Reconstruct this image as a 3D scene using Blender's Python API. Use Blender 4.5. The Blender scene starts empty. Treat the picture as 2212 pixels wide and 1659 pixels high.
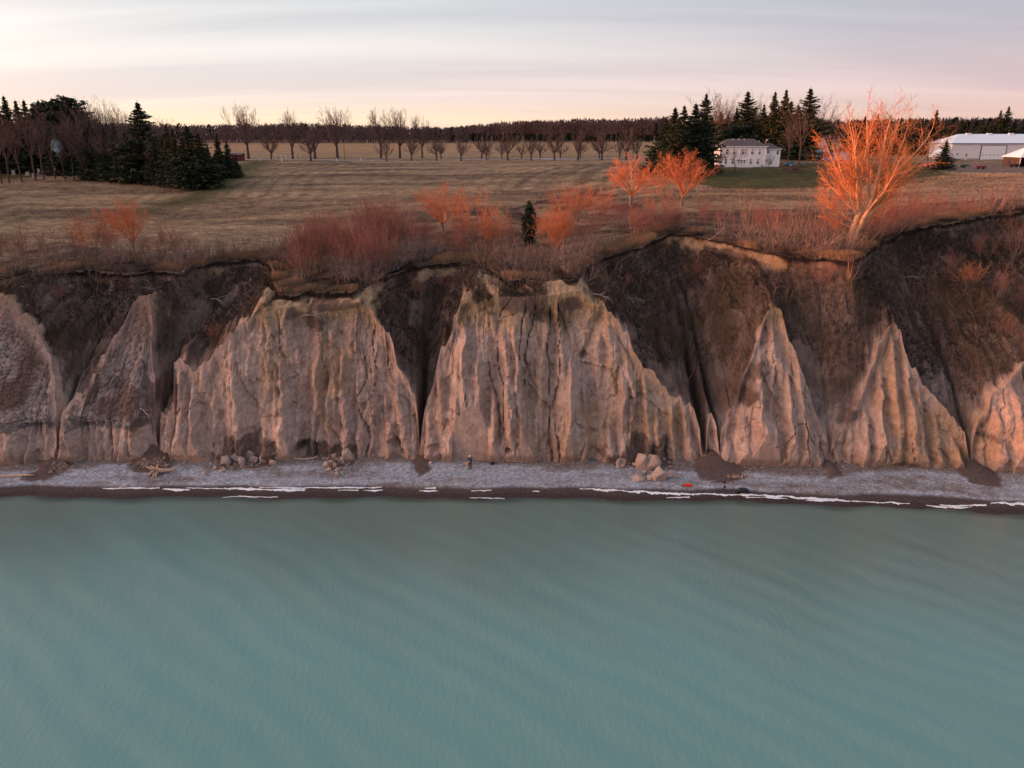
import bpy, math, random
import numpy as np
from mathutils import Vector
R = math.radians
rng = np.random.default_rng(7)
random.seed(7)
scn = bpy.context.scene
COL = scn.collection

# ------------------------------------------------------------------ camera
CAMZ = 40.0
PITCH = R(18.22)
FD = 1639.4; CX = 1106.0; CY = 829.5          # focal length and centre in the 2212 px wide viewing scale
cam = bpy.data.cameras.new('camera'); cam.sensor_width = 36; cam.lens = 26.68
cam.clip_start = 1; cam.clip_end = 20000
camo = bpy.data.objects.new('camera', cam); COL.objects.link(camo)
camo.location = (0, 0, CAMZ); camo.rotation_euler = (R(90) - PITCH, 0, 0)
scn.camera = camo

# ------------------------------------------------------------------ light
SUN_AZ = 3.0       # degrees the sun stands on the lake side of due left
SUN_EL = 2.8
scn.view_settings.view_transform = 'Standard'; scn.view_settings.look = 'None'
scn.view_settings.gamma = 1; scn.view_settings.use_curve_mapping = False
scn.view_settings.exposure = 0.4
sd = Vector((-math.cos(R(SUN_AZ)) * math.cos(R(SUN_EL)), -math.sin(R(SUN_AZ)) * math.cos(R(SUN_EL)), math.sin(R(SUN_EL))))
sl = bpy.data.lights.new('sun', 'SUN'); sl.energy = 5.0; sl.angle = R(2.0); sl.color = (1.0, 0.27, 0.09)
slo = bpy.data.objects.new('sun', sl); COL.objects.link(slo)
slo.rotation_euler = sd.to_track_quat('Z', 'Y').to_euler()

def build_world():
    w = bpy.data.worlds.new('World'); scn.world = w; w.use_nodes = True
    nt = w.node_tree; N = nt.nodes; L = nt.links; N.clear()
    out = N.new('ShaderNodeOutputWorld')
    sky = N.new('ShaderNodeTexSky'); sky.sky_type = 'NISHITA'; sky.sun_disc = False
    sky.sun_elevation = R(SUN_EL); sky.sun_rotation = math.atan2(sd.x, sd.y)
    b1 = N.new('ShaderNodeBackground'); b1.inputs[1].default_value = 0.06
    L.new(sky.outputs[0], b1.inputs[0])
    tc = N.new('ShaderNodeTexCoord')
    sep = N.new('ShaderNodeSeparateXYZ'); L.new(tc.outputs['Generated'], sep.inputs[0])
    def math_(op, a, b=None, c=None, clamp=False):
        m = N.new('ShaderNodeMath'); m.operation = op; m.use_clamp = clamp
        for i, v in enumerate((a, b, c)):
            if v is None: continue
            if isinstance(v, (int, float)): m.inputs[i].default_value = v
            else: L.new(v, m.inputs[i])
        return m.outputs[0]
    def ramp(fac, stops):
        r = N.new('ShaderNodeValToRGB'); L.new(fac, r.inputs[0]); e = r.color_ramp.elements
        e[0].position = stops[0][0]; e[0].color = (*stops[0][1], 1)
        e[1].position = stops[-1][0]; e[1].color = (*stops[-1][1], 1)
        for p, c in stops[1:-1]:
            n = e.new(p); n.color = (*c, 1)
        return r.outputs[0]
    X, Y, Z = sep.outputs
    el = math_('MULTIPLY', math_('ARCSINE', math_('MAXIMUM', Z, 0.0)), 2 / math.pi)          # 0..1 up to the zenith
    sq = math_('POWER', el, 0.5)      # 1deg .105  3deg .18  6deg .258  10deg .333
    away = ramp(sq, [(0.0, (.62, .43, .42)), (.11, (.76, .50, .47)), (.19, (.68, .50, .53)), (.27, (.48, .45, .53)), (.34, (.36, .40, .48)), (.6, (.45, .50, .62)), (1, (.60, .66, .82))])
    near = ramp(sq, [(0.0, (1.05, .74, .50)), (.11, (1.12, .88, .63)), (.17, (1.0, .86, .78)), (.25, (.95, .91, .87)), (.31, (.76, .78, .80)), (.37, (.45, .52, .58)), (.6, (.47, .53, .63)), (1, (.60, .66, .82))])
    # towards the glow, left of the view
    ga = R(-42)
    dot = math_('ADD', math_('MULTIPLY', X, math.sin(ga)), math_('MULTIPLY', Y, math.cos(ga)))
    glow = math_('MULTIPLY_ADD', dot, 0.95, 0.06, clamp=True)
    glow = math_('POWER', glow, 1.5)
    mx = N.new('ShaderNodeMix'); mx.data_type = 'RGBA'
    L.new(glow, mx.inputs[0]); L.new(away, mx.inputs[6]); L.new(near, mx.inputs[7])
    # stratus: noise on a flat cloud sheet, drawn out sideways
    zz = math_('ADD', math_('MAXIMUM', Z, 0.0), 0.11)
    cx = math_('DIVIDE', X, zz); cy = math_('DIVIDE', Y, zz)
    cmb = N.new('ShaderNodeCombineXYZ')
    L.new(math_('ADD', math_('MULTIPLY', cx, 0.16), math_('MULTIPLY', cy, 0.05)), cmb.inputs[0]); L.new(math_('MULTIPLY', cy, 1.0), cmb.inputs[1])
    n1 = N.new('ShaderNodeTexNoise'); n1.inputs['Scale'].default_value = 1.0; n1.inputs['Detail'].default_value = 4; n1.inputs['Roughness'].default_value = .55
    n1.inputs['Distortion'].default_value = .5
    L.new(cmb.outputs[0], n1.inputs['Vector'])
    cl = N.new('ShaderNodeMapRange'); cl.inputs[1].default_value = .36; cl.inputs[2].default_value = .66
    L.new(n1.outputs[0], cl.inputs[0])
    cr = ramp(cl.outputs[0], [(0, (.87, .88, .91)), (.45, (.97, .97, .975)), (1, (1.08, 1.07, 1.05))])
    # the bright sunset glow round the sun itself, out of view to the left
    vd = N.new('ShaderNodeVectorMath'); vd.operation = 'DOT_PRODUCT'; L.new(tc.outputs['Generated'], vd.inputs[0]); vd.inputs[1].default_value = tuple(sd)
    lobe = math_('MULTIPLY', math_('POWER', math_('MAXIMUM', vd.outputs['Value'], 0.0), 6.0), 9.0)
    lc = N.new('ShaderNodeMix'); lc.data_type = 'RGBA'; lc.blend_type = 'MULTIPLY'; lc.inputs[0].default_value = 1; lc.inputs[6].default_value = (1.0, .54, .34, 1)
    L.new(lobe, lc.inputs[7])
    la = N.new('ShaderNodeMix'); la.data_type = 'RGBA'; la.blend_type = 'ADD'; la.inputs[0].default_value = 1; L.new(mx.outputs[2], la.inputs[6]); L.new(lc.outputs[2], la.inputs[7]); mx = la
    mul = N.new('ShaderNodeMix'); mul.data_type = 'RGBA'; mul.blend_type = 'MULTIPLY'; mul.inputs[0].default_value = 1
    L.new(mx.outputs[2], mul.inputs[6]); L.new(cr, mul.inputs[7])
    b2 = N.new('ShaderNodeBackground'); b2.inputs[1].default_value = 0.86
    L.new(mul.outputs[2], b2.inputs[0])
    add = N.new('ShaderNodeMixShader'); add.inputs[0].default_value = .9
    L.new(b1.outputs[0], add.inputs[1]); L.new(b2.outputs[0], add.inputs[2])
    L.new(add.outputs[0], out.inputs[0])
build_world()

# ------------------------------------------------------------------ helpers
def sstep(a, b, x):
    t = np.clip((np.asarray(x, float) - a) / (b - a), 0, 1); return t * t * (3 - 2 * t)
def _hash(ix, iy, iz, seed):
    h = (ix * 374761393 + iy * 668265263 + iz * 2147483647 + seed * 1274126177) & 0xFFFFFFFF
    h = ((h ^ (h >> 13)) * 1274126177) & 0xFFFFFFFF
    h = ((h ^ (h >> 16)) * 2246822519) & 0xFFFFFFFF
    return ((h ^ (h >> 15)) & 0xFFFFFF) / float(0xFFFFFF)
def vnoise(x, y, z=0.0, seed=0):
    x, y, z = np.broadcast_arrays(np.asarray(x, float), np.asarray(y, float), np.asarray(z, float))
    ix = np.floor(x).astype(np.int64); iy = np.floor(y).astype(np.int64); iz = np.floor(z).astype(np.int64)
    fx = x - ix; fy = y - iy; fz = z - iz
    fx = fx * fx * (3 - 2 * fx); fy = fy * fy * (3 - 2 * fy); fz = fz * fz * (3 - 2 * fz)
    def lat(a, b, c): return _hash(ix + a, iy + b, iz + c, seed)
    c00 = lat(0,0,0) * (1 - fx) + lat(1,0,0) * fx; c10 = lat(0,1,0) * (1 - fx) + lat(1,1,0) * fx
    if np.all(z == z.flat[0]) and float(z.flat[0]) == 0.0:
        return (c00 * (1 - fy) + c10 * fy) * 2 - 1
    c01 = lat(0,0,1) * (1 - fx) + lat(1,0,1) * fx; c11 = lat(0,1,1) * (1 - fx) + lat(1,1,1) * fx
    return ((c00 * (1 - fy) + c10 * fy) * (1 - fz) + (c01 * (1 - fy) + c11 * fy) * fz) * 2 - 1
def fbm(x, y, z=0.0, seed=0, oct=4, gain=.5):
    s = 0; a = 1; t = 0; f = 1
    for i in range(oct):
        s = s + a * vnoise(np.asarray(x) * f, np.asarray(y) * f, np.asarray(z) * f, seed + i * 17); t += a; a *= gain; f *= 2.03
    return s / t
def ridged(x, y, z=0.0, seed=0, oct=3):
    s = 0; a = 1; t = 0; f = 1
    for i in range(oct):
        s = s + a * (1 - np.abs(vnoise(np.asarray(x) * f, np.asarray(y) * f, np.asarray(z) * f, seed + i * 31)) * 2); t += a; a *= .5; f *= 2.1
    return s / t
def cells(x, y, seed=0):
    """distance to the nearest and to the second nearest random point, and the nearest one's own number"""
    ix = np.floor(x).astype(np.int64); iy = np.floor(y).astype(np.int64)
    d1 = np.full(x.shape, 9.0); d2 = np.full(x.shape, 9.0); cid = np.zeros(x.shape)
    for a in (-1, 0, 1):
        for b in (-1, 0, 1):
            jx = ix + a; jy = iy + b
            px = jx + _hash(jx, jy, jx * 0, seed); py = jy + _hash(jx, jy, jx * 0, seed + 5)
            d = np.hypot(px - x, py - y); c = _hash(jx, jy, jx * 0, seed + 9)
            m = d < d1
            d2 = np.where(m, d1, np.minimum(d2, d)); cid = np.where(m, c, cid); d1 = np.where(m, d, d1)
    return d1, d2, cid

def ray(px, py):
    a = (np.asarray(px, float) - CX) / FD; b = (CY - np.asarray(py, float)) / FD
    s, c = math.sin(PITCH), math.cos(PITCH)
    return np.stack([a, c + b * s, -s + b * c], -1)
def hit(px, py, fz, y0=60, y1=4000):
    """where the sight line of a photo point meets the surface z = fz(x, y)"""
    d = ray(px, py); k = d[..., 0] / d[..., 1]; m = d[..., 2] / d[..., 1]
    lo = np.full(k.shape, float(y0)); hi = np.full(k.shape, float(y1))
    ys = np.geomspace(y0, y1, 500)
    yy = ys.reshape((-1,) + (1,) * k.ndim)
    g = CAMZ + m * yy - fz(k * yy, yy + 0 * k)
    idx = np.argmax(g <= 0, axis=0); idx = np.clip(idx, 1, len(ys) - 1)
    lo = ys[idx - 1]; hi = ys[idx]
    for _ in range(25):
        mid = (lo + hi) / 2; g = CAMZ + m * mid - fz(k * mid, mid); hi = np.where(g <= 0, mid, hi); lo = np.where(g <= 0, lo, mid)
    y = (lo + hi) / 2
    return np.stack([k * y, y, fz(k * y, y)], -1)
def inpoly(x, y, P):
    P = np.asarray(P); r = np.zeros(x.shape, bool); n = len(P)
    for i in range(n):
        x0, y0 = P[i][:2]; x1, y1 = P[(i + 1) % n][:2]
        c = ((y0 > y) != (y1 > y)) & (x < (x1 - x0) * (y - y0) / (y1 - y0 + 1e-12) + x0)
        r ^= c
    return r
def dpoly(x, y, P):
    P = np.asarray(P); best = np.full(x.shape, 1e9)
    for i in range(len(P) - 1):
        a = P[i][:2]; b = P[i + 1][:2]; ab = b - a
        t = np.clip(((x - a[0]) * ab[0] + (y - a[1]) * ab[1]) / (ab @ ab + 1e-9), 0, 1)
        best = np.minimum(best, np.hypot(x - a[0] - t * ab[0], y - a[1] - t * ab[1]))
    return best

def mesh_np(name, V, F, mat=None, col=None, smooth=False, extra=None):
    V = np.ascontiguousarray(V, np.float32).reshape(-1, 3); F = np.ascontiguousarray(F, np.int32)
    me = bpy.data.meshes.new(name)
    k = F.shape[1]
    me.vertices.add(len(V)); me.vertices.foreach_set('co', V.ravel())
    me.loops.add(F.size); me.loops.foreach_set('vertex_index', F.ravel())
    me.polygons.add(len(F)); me.polygons.foreach_set('loop_start', np.arange(0, F.size, k, dtype=np.int32))
    me.polygons.foreach_set('loop_total', np.full(len(F), k, np.int32))
    me.polygons.foreach_set('use_smooth', np.full(len(F), smooth, bool))
    if col is not None:
        ca = me.color_attributes.new('Col', 'FLOAT_COLOR', 'POINT')
        c4 = np.ones((len(V), 4), np.float32); c4[:, :3] = col; ca.data.foreach_set('color', c4.ravel())
    if mat: me.materials.append(mat)
    me.update(calc_edges=True)
    return me
def grid_faces(n, m):
    i = np.arange(n - 1)[:, None] * m + np.arange(m - 1)[None, :]
    return np.stack([i, i + 1, i + m + 1, i + m], -1).reshape(-1, 4)
class MB:
    """collects simple solids into one mesh"""
    def __init__(s): s.v = []; s.f = []
    def add(s, V, F):
        o = len(s.v); s.v += [tuple(map(float, v)) for v in V]; s.f += [tuple(int(i) + o for i in f) for f in F]
    def box(s, a, b):
        (x0, y0, z0), (x1, y1, z1) = a, b
        s.add([(x0,y0,z0),(x1,y0,z0),(x1,y1,z0),(x0,y1,z0),(x0,y0,z1),(x1,y0,z1),(x1,y1,z1),(x0,y1,z1)],
              [(0,3,2,1),(4,5,6,7),(0,1,5,4),(1,2,6,5),(2,3,7,6),(3,0,4,7)])
    def tube(s, pts, rad, n=6, cap=True):
        P = [Vector(p) for p in pts]; rs = rad if hasattr(rad, '__len__') else [rad] * len(P)
        V = []; F = []
        for i, p in enumerate(P):
            d = (P[min(i + 1, len(P) - 1)] - P[max(i - 1, 0)]).normalized()
            u = d.cross(Vector((0, 0, 1)) if abs(d.z) < .9 else Vector((1, 0, 0))).normalized(); w = d.cross(u)
            for k in range(n):
                a = 2 * math.pi * k / n; V.append(p + (u * math.cos(a) + w * math.sin(a)) * rs[i])
        for i in range(len(P) - 1):
            for k in range(n): F.append((i*n+k, i*n+(k+1) % n, (i+1)*n+(k+1) % n, (i+1)*n+k))
        if cap: F.append(tuple(range(n))[::-1]); F.append(tuple((len(P)-1)*n+k for k in range(n)))
        s.add(V, F)
    def ball(s, c, r, n=8, m=6):
        r = r if hasattr(r, '__len__') else (r, r, r); V = []; F = []
        for i in range(m + 1):
            t = math.pi * i / m
            for k in range(n):
                a = 2 * math.pi * k / n
                V.append((c[0] + r[0]*math.sin(t)*math.cos(a), c[1] + r[1]*math.sin(t)*math.sin(a), c[2] + r[2]*math.cos(t)))
        for i in range(m):
            for k in range(n): F.append((i*n+k, (i+1)*n+k, (i+1)*n+(k+1) % n, i*n+(k+1) % n))
        s.add(V, F)
    def mesh(s, name, mat, smooth=False):
        me = bpy.data.meshes.new(name); me.from_pydata(s.v, [], s.f); me.materials.append(mat)
        if smooth: me.polygons.foreach_set('use_smooth', [True] * len(me.polygons))
        me.update(); return me
def obj(name, me, parent=None, loc=None, rot=None, scale=None, **kw):
    o = bpy.data.objects.new(name, me); COL.objects.link(o)
    if parent: o.parent = parent
    if loc is not None: o.location = loc
    if rot is not None: o.rotation_euler = rot
    if scale is not None: o.scale = (scale,) * 3 if not hasattr(scale, '__len__') else scale
    for k, v in kw.items():
        if v is not None: o[k] = v
    return o
def thing(name, label, cat, loc=(0, 0, 0), rz=0.0, scale=1.0, group=None, me=None, tilt=None):
    o = obj(name, me, loc=loc, rot=(tilt[0], tilt[1], rz) if tilt else (0, 0, rz), scale=scale, label=label, category=cat, group=group)
    return o

def mat(name, color, rough=.85, noise=0.0, nscale=3.0, bump=0.0, bscale=12.0, vcol=False, metal=0.0, emit=None, spec=.25, stretch=None, dark=None):
    m = bpy.data.materials.new(name); m.use_nodes = True
    nt = m.node_tree; N = nt.nodes; L = nt.links
    p = N['Principled BSDF']; p.inputs['Roughness'].default_value = rough; p.inputs['Metallic'].default_value = metal
    p.inputs['Specular IOR Level'].default_value = spec
    p.inputs['Base Color'].default_value = (*color, 1)
    src = None
    if vcol:
        a = N.new('ShaderNodeVertexColor'); a.layer_name = 'Col'; src = a.outputs[0]
    g = N.new('ShaderNodeNewGeometry')
    vec = g.outputs['Position']
    if stretch:
        mp = N.new('ShaderNodeMapping'); mp.inputs['Scale'].default_value = stretch; L.new(vec, mp.inputs[0]); vec = mp.outputs[0]
    if noise > 0:
        n = N.new('ShaderNodeTexNoise'); n.inputs['Scale'].default_value = nscale; n.inputs['Detail'].default_value = 5; n.inputs['Roughness'].default_value = .65
        L.new(vec, n.inputs['Vector'])
        mr = N.new('ShaderNodeMapRange'); mr.inputs[1].default_value = .3; mr.inputs[2].default_value = .7; mr.inputs[3].default_value = 1 - noise; mr.inputs[4].default_value = 1 + noise
        L.new(n.outputs[0], mr.inputs[0])
        mx = N.new('ShaderNodeMix'); mx.data_type = 'RGBA'; mx.blend_type = 'MULTIPLY'; mx.inputs[0].default_value = 1
        if src: L.new(src, mx.inputs[6])
        else: mx.inputs[6].default_value = (*color, 1)
        L.new(mr.outputs[0], mx.inputs[7]); src = mx.outputs[2]
    if src: L.new(src, p.inputs['Base Color'])
    if bump > 0:
        n = N.new('ShaderNodeTexNoise'); n.inputs['Scale'].default_value = bscale; n.inputs['Detail'].default_value = 6; n.inputs['Roughness'].default_value = .7
        L.new(vec, n.inputs['Vector'])
        b = N.new('ShaderNodeBump'); b.inputs['Strength'].default_value = 1; b.inputs['Distance'].default_value = bump
        L.new(n.outputs[0], b.inputs['Height']); L.new(b.outputs[0], p.inputs['Normal'])
    if emit: p.inputs['Emission Color'].default_value = (*emit[0], 1); p.inputs['Emission Strength'].default_value = emit[1]
    return m
# ------------------------------------------------------------------ the lie of the land
AX = [-400, -75, -30, -10, 4, 12, 22, 38, 46, 60, 75, 400]
AZ = [22, 21, 20.6, 21.8, 22, 23.4, 24.8, 24.9, 25.2, 27, 28, 30]
def G(x, y):
    """height of the farmland above the bluff"""
    x = np.asarray(x, float); y = np.asarray(y, float)
    xa = x * np.minimum(1, 110 / np.maximum(y, 1))
    a = np.interp(xa, AX, AZ)
    b = 28.2 + 2.0 * sstep(-.1, .3, x / np.maximum(y, 1)) - 1.8 * sstep(-.2, -.6, x / np.maximum(y, 1)) * (1 - sstep(260, 380, y))
    s = sstep(100, 300, y)
    z = a * (1 - s) + b * s
    z = z + .55 * fbm(x / 38, y / 30, 0, 3, 2) * sstep(105, 150, y) * (1 - sstep(420, 700, y))
    z = z + 1.0 * np.exp(-((x + 30 - (y - 170) * .1) / 45) ** 2 - ((y - 175) / 22) ** 2)
    z = z - 1.2 * np.exp(-((y - 165 - (x + 90) * .42) / 12) ** 2) * sstep(-25, -60, x) * sstep(-190, -120, x)
    return z

wl = hit(np.array([-1500, 0, 550, 1100, 1500, 1850, 2212, 3600]), np.array([1074, 1074, 1075, 1077, 1081, 1093, 1110, 1165]), lambda x, y: 0 * x, 30, 300)
bl = hit(np.array([-1500, 0, 130, 350, 500, 700, 905, 1100, 1350, 1540, 1790, 1950, 2090, 2212, 3600]),
         np.array([1002, 1000, 996, 990, 996, 990, 992, 994, 996, 1000, 1005, 1003, 1012, 1018, 1060]), lambda x, y: 0 * x + 1.6, 30, 300)
def SHADE_CAPE(x): return 42 * sstep(-95, -300, x)          # unseen headland past the left border, shaped to block low sun from the bluff
def YW(x): return np.interp(x, wl[:, 0], wl[:, 1]) - SHADE_CAPE(x) + .25 * np.sin(np.asarray(x) * .31) + .18 * np.sin(np.asarray(x) * .77 + 1)
def YB(x): return np.interp(x, bl[:, 0], bl[:, 1]) - SHADE_CAPE(x)
FANS_D = [[(95,985),(165,985),(150,1008),(120,1028),(95,1040),(60,1041),(55,1030),(78,1012)], [(268,975),(385,980),(378,1008),(350,1022),(300,1022),(275,1005)],
          [(890,975),(940,980),(932,1005),(930,1018),(908,1024),(893,1005)], [(1500,985),(1580,985),(1612,1015),(1600,1036),(1560,1045),(1515,1036),(1493,1020)],
          [(1772,998),(1806,1000),(1818,1024),(1796,1030),(1782,1012)], [(2062,1000),(2125,1004),(2182,1040),(2150,1054),(2095,1042),(2062,1022)],
          [(690,965),(770,970),(765,1000),(725,1014),(695,1000)], [(1330,960),(1450,965),(1455,1005),(1400,1012),(1335,1006)], [(455,950),(595,955),(600,1004),(540,1012),(470,1010)]]
def BZ0(x, y):
    v = (y - YW(x)) / (YB(x) - YW(x))
    return np.where(v > 0, 1.6 * np.minimum(np.abs(v), 1.6) ** .85, 1.2 * v) + .25 * sstep(.12, .3, v) * (1 - sstep(.3, .55, v))
FANS = [hit(np.array(p)[:, 0], np.array(p)[:, 1], BZ0, 60, 150) for p in FANS_D]
FANC = [(f[:, 0].mean(), f[:, 1].max() - .5, (f[:, 0].max() - f[:, 0].min()) / 2, h) for f, h in zip(FANS, (.9, 1.8, .8, 1.1, .5, .9, 1.9, 2.2, 2.4))]
def BZ(x, y):
    z = BZ0(x, y)
    for cx, cy, r, h in FANC:
        z = z + h * np.clip(1 - np.hypot((x - cx) / (r * 1.0), (y - cy) / (3.6 if h < 1.5 else 3.0)), 0, 1) ** 1.1
    return z

# ---- bluff control lines, read off the photograph and carried to real positions
def KNEE(x): return np.where(x < -44.5, 5.0, 30.0)      # the two left buttresses: steep foot, then a slab
def prof_y(x, z):
    k = KNEE(x); zz = np.asarray(z) - 1.6
    st = np.interp(x, [-50, -44, -40, 0, 20, 80], [75, 75, 73, 73, 72, 71])
    sl = 50.0
    return YB(x) + np.minimum(zz, k) / np.tan(np.radians(st)) + np.maximum(zz - k, 0) / math.tan(R(sl))
def hit_face(px, py):
    d = ray(px, py); k = d[..., 0] / d[..., 1]; m = d[..., 2] / d[..., 1]
    lo = np.full(k.shape, 70.0); hi = np.full(k.shape, 140.0)
    for _ in range(40):
        mid = (lo + hi) / 2; z = CAMZ + m * mid
        g = mid - prof_y(k * mid, np.maximum(z, 1.6))
        hi = np.where(g > 0, mid, hi); lo = np.where(g > 0, lo, mid)
    y = (lo + hi) / 2
    return np.stack([k * y, y, CAMZ + m * y], -1)
CREST_D = [(-900,640),(-700,800),(-640,960),(-600,800),(-420,650),(-300,700),(-200,940),(-120,800),(-60,640),(0,615),(23,650),(43,676),(80,716),(108,773),(117,836),(121,900),(123,972),
 (127,972),(131,900),(150,862),(158,850),(172,850),(178,862),(190,842),(194,805),(200,806),(206,815),(212,775),(222,772),(231,760),(238,738),(250,722),(262,712),(270,695),(283,668),(300,640),(312,618),(319,604),
 (323,640),(327,700),(332,770),(336,850),(341,972),
 (344,972),(346,900),(360,880),(375,860),(371,800),(373,779),(398,778),(408,792),(418,800),(432,790),(450,772),(483,741),(500,722),(522,700),(550,672),(570,662),(600,650),(640,640),(700,638),(758,634),
 (786,663),(813,689),(840,723),(848,749),(856,796),(872,812),(886,829),(896,863),(903,909),(905,975),
 (908,975),(910,923),(918,876),(936,829),(944,790),(953,753),(965,735),(976,719),(979,689),(996,655),(1016,640),(1033,652),(1060,650),(1085,622),(1100,612),(1160,608),(1240,611),
 (1252,618),(1283,653),(1313,669),(1339,703),(1359,736),(1379,776),(1413,809),(1439,839),(1473,866),(1499,893),(1513,923),(1517,985),
 (1527,985),(1530,930),(1536,900),(1546,905),(1551,936),(1553,978),
 (1557,978),(1560,935),(1566,915),(1580,892),(1596,860),(1606,815),(1622,775),(1640,735),(1655,692),(1668,668),(1678,664),(1690,676),(1703,722),(1719,770),(1735,818),(1752,862),(1766,895),(1778,928),(1788,955),(1791,985),
 (1795,985),(1800,950),(1822,922),(1843,886),(1864,846),(1884,803),(1899,762),(1911,728),(1922,710),(1932,704),(1947,713),(1956,755),(1976,800),(2005,842),(2034,871),(2067,909),(2088,945),(2095,1000),
 (2099,1000),(2103,959),(2122,909),(2142,862),(2165,832),(2186,812),(2212,800),(2250,770),(2300,820),(2360,900),(2390,1010),(2400,1010),(2440,880),(2520,760),(2620,700),(2700,800),(2800,1030),(2900,900),(3050,750),(3300,1000),(3500,760)]
LIP_D = [(-1500,600),(-900,590),(-600,560),(-300,600),(-100,610),(0,603),(25,590),(60,583),(95,592),(130,588),(200,582),(250,590),(290,592),(330,586),(390,588),(430,574),(470,568),(520,563),(560,561),(585,570),(592,606),(600,634),(640,636),(670,628),(700,633),(730,630),(762,630),
 (780,620),(800,610),(850,592),(880,580),(905,577),(950,567),(1000,567),(1040,574),(1075,590),(1090,602),(1110,606),(1160,600),(1200,603),(1240,606),(1250,590),(1270,575),(1310,553),(1350,542),(1395,528),(1425,512),(1450,503),(1490,506),
 (1520,513),(1560,520),(1600,532),(1650,543),(1690,552),(1740,556),(1800,560),(1845,563),(1870,545),(1900,522),(1950,500),(1990,490),(2050,480),(2100,472),(2120,466),(2160,463),(2180,464),(2212,456),(2300,448),(2500,470),(2800,450),(3500,440)]
cd = np.array(CREST_D, float); ld = np.array(LIP_D, float)
crest = hit_face(cd[:, 0], cd[:, 1]); crest[:, 2] = np.maximum(crest[:, 2], 1.9)
lip = hit(ld[:, 0], ld[:, 1], G, 85, 400)
def mono(P):
    P = P.copy()
    for i in range(1, len(P)): P[i, 0] = max(P[i, 0], P[i - 1, 0] + .04)
    return P
crest = mono(crest); lip = mono(lip)
def crestz(x): return np.interp(x, crest[:, 0], crest[:, 2])
def lipy(x): return np.interp(x, lip[:, 0], lip[:, 1]) - SHADE_CAPE(x)

# ribs and pillars on the pale faces: top x, top y, foot x (photo), half width m, how far it stands out m
RIBS = [(505,800,520,1.1,.8),(455,840,470,.9,.9),(603,776,625,.95,1.15),(560,850,575,.8,.6),(650,800,640,.6,.5),(682,760,672,.7,.7),(738,762,748,1.0,1.2),(770,790,775,.8,.7),(705,830,712,.6,.7),
 (805,790,800,.7,.6),(850,800,880,1.1,1.1),(829,850,840,.7,.6),(885,880,893,.6,.5),(1003,700,1010,1.0,.9),(1030,760,1050,.8,.7),(1060,760,1066,.7,.8),(1018,840,1012,.8,.7),(1085,700,1110,.9,.9),(1110,700,1135,.9,1.0),
 (1140,800,1135,.6,.6),(1180,690,1150,.8,.8),(1160,760,1170,.7,.7),(1233,765,1225,.7,1.2),(1215,860,1190,.9,.7),(1205,640,1215,1.0,.7),(1260,820,1265,.7,.6),(1290,700,1300,1.0,.6),(1340,790,1345,.8,.9),
 (1312,910,1318,.8,1.1),(1366,810,1360,.8,.7),(1390,800,1400,.7,.8),(1420,880,1425,.8,.8),(1450,870,1460,.8,.9),(1480,885,1495,.9,1.1),(1670,690,1668,.8,.8),(1640,780,1630,.9,.7),(1600,860,1595,.9,.7),
 (1700,800,1700,.9,1.0),(1735,890,1740,.8,.7),(1765,930,1770,.6,.6),(1928,720,1935,.8,.9),(1955,770,1965,.9,.9),(1905,790,1890,.8,.9),(1985,830,1990,.8,.7),(2020,880,2025,.8,.8),(2062,940,2066,.6,1.1),(1870,880,1860,.8,.8),
 (1840,920,1835,.7,.6),(2150,870,2150,.9,.8),(2190,830,2195,1.0,.9),(2125,930,2122,.6,.6),(385,790,395,.9,.8),(410,820,432,.9,.9),(360,890,375,.7,.7),(160,860,165,.7,.7),(240,735,215,.7,.7),(212,790,200,.5,.5),
 (140,930,145,.6,.6),(190,935,195,.7,.5),(225,940,232,.7,.5),(265,930,270,.8,.7),(20,930,25,.9,.6),(60,935,62,.8,.5),(100,940,102,.7,.5),(925,880,930,.8,.6),(950,790,960,.9,.8),(985,830,985,.6,.6)]
rb = np.array(RIBS, float); rtop = hit_face(rb[:, 0], rb[:, 1]); rfoot = hit_face(rb[:, 2], np.full(len(rb), 985.0))

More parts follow.
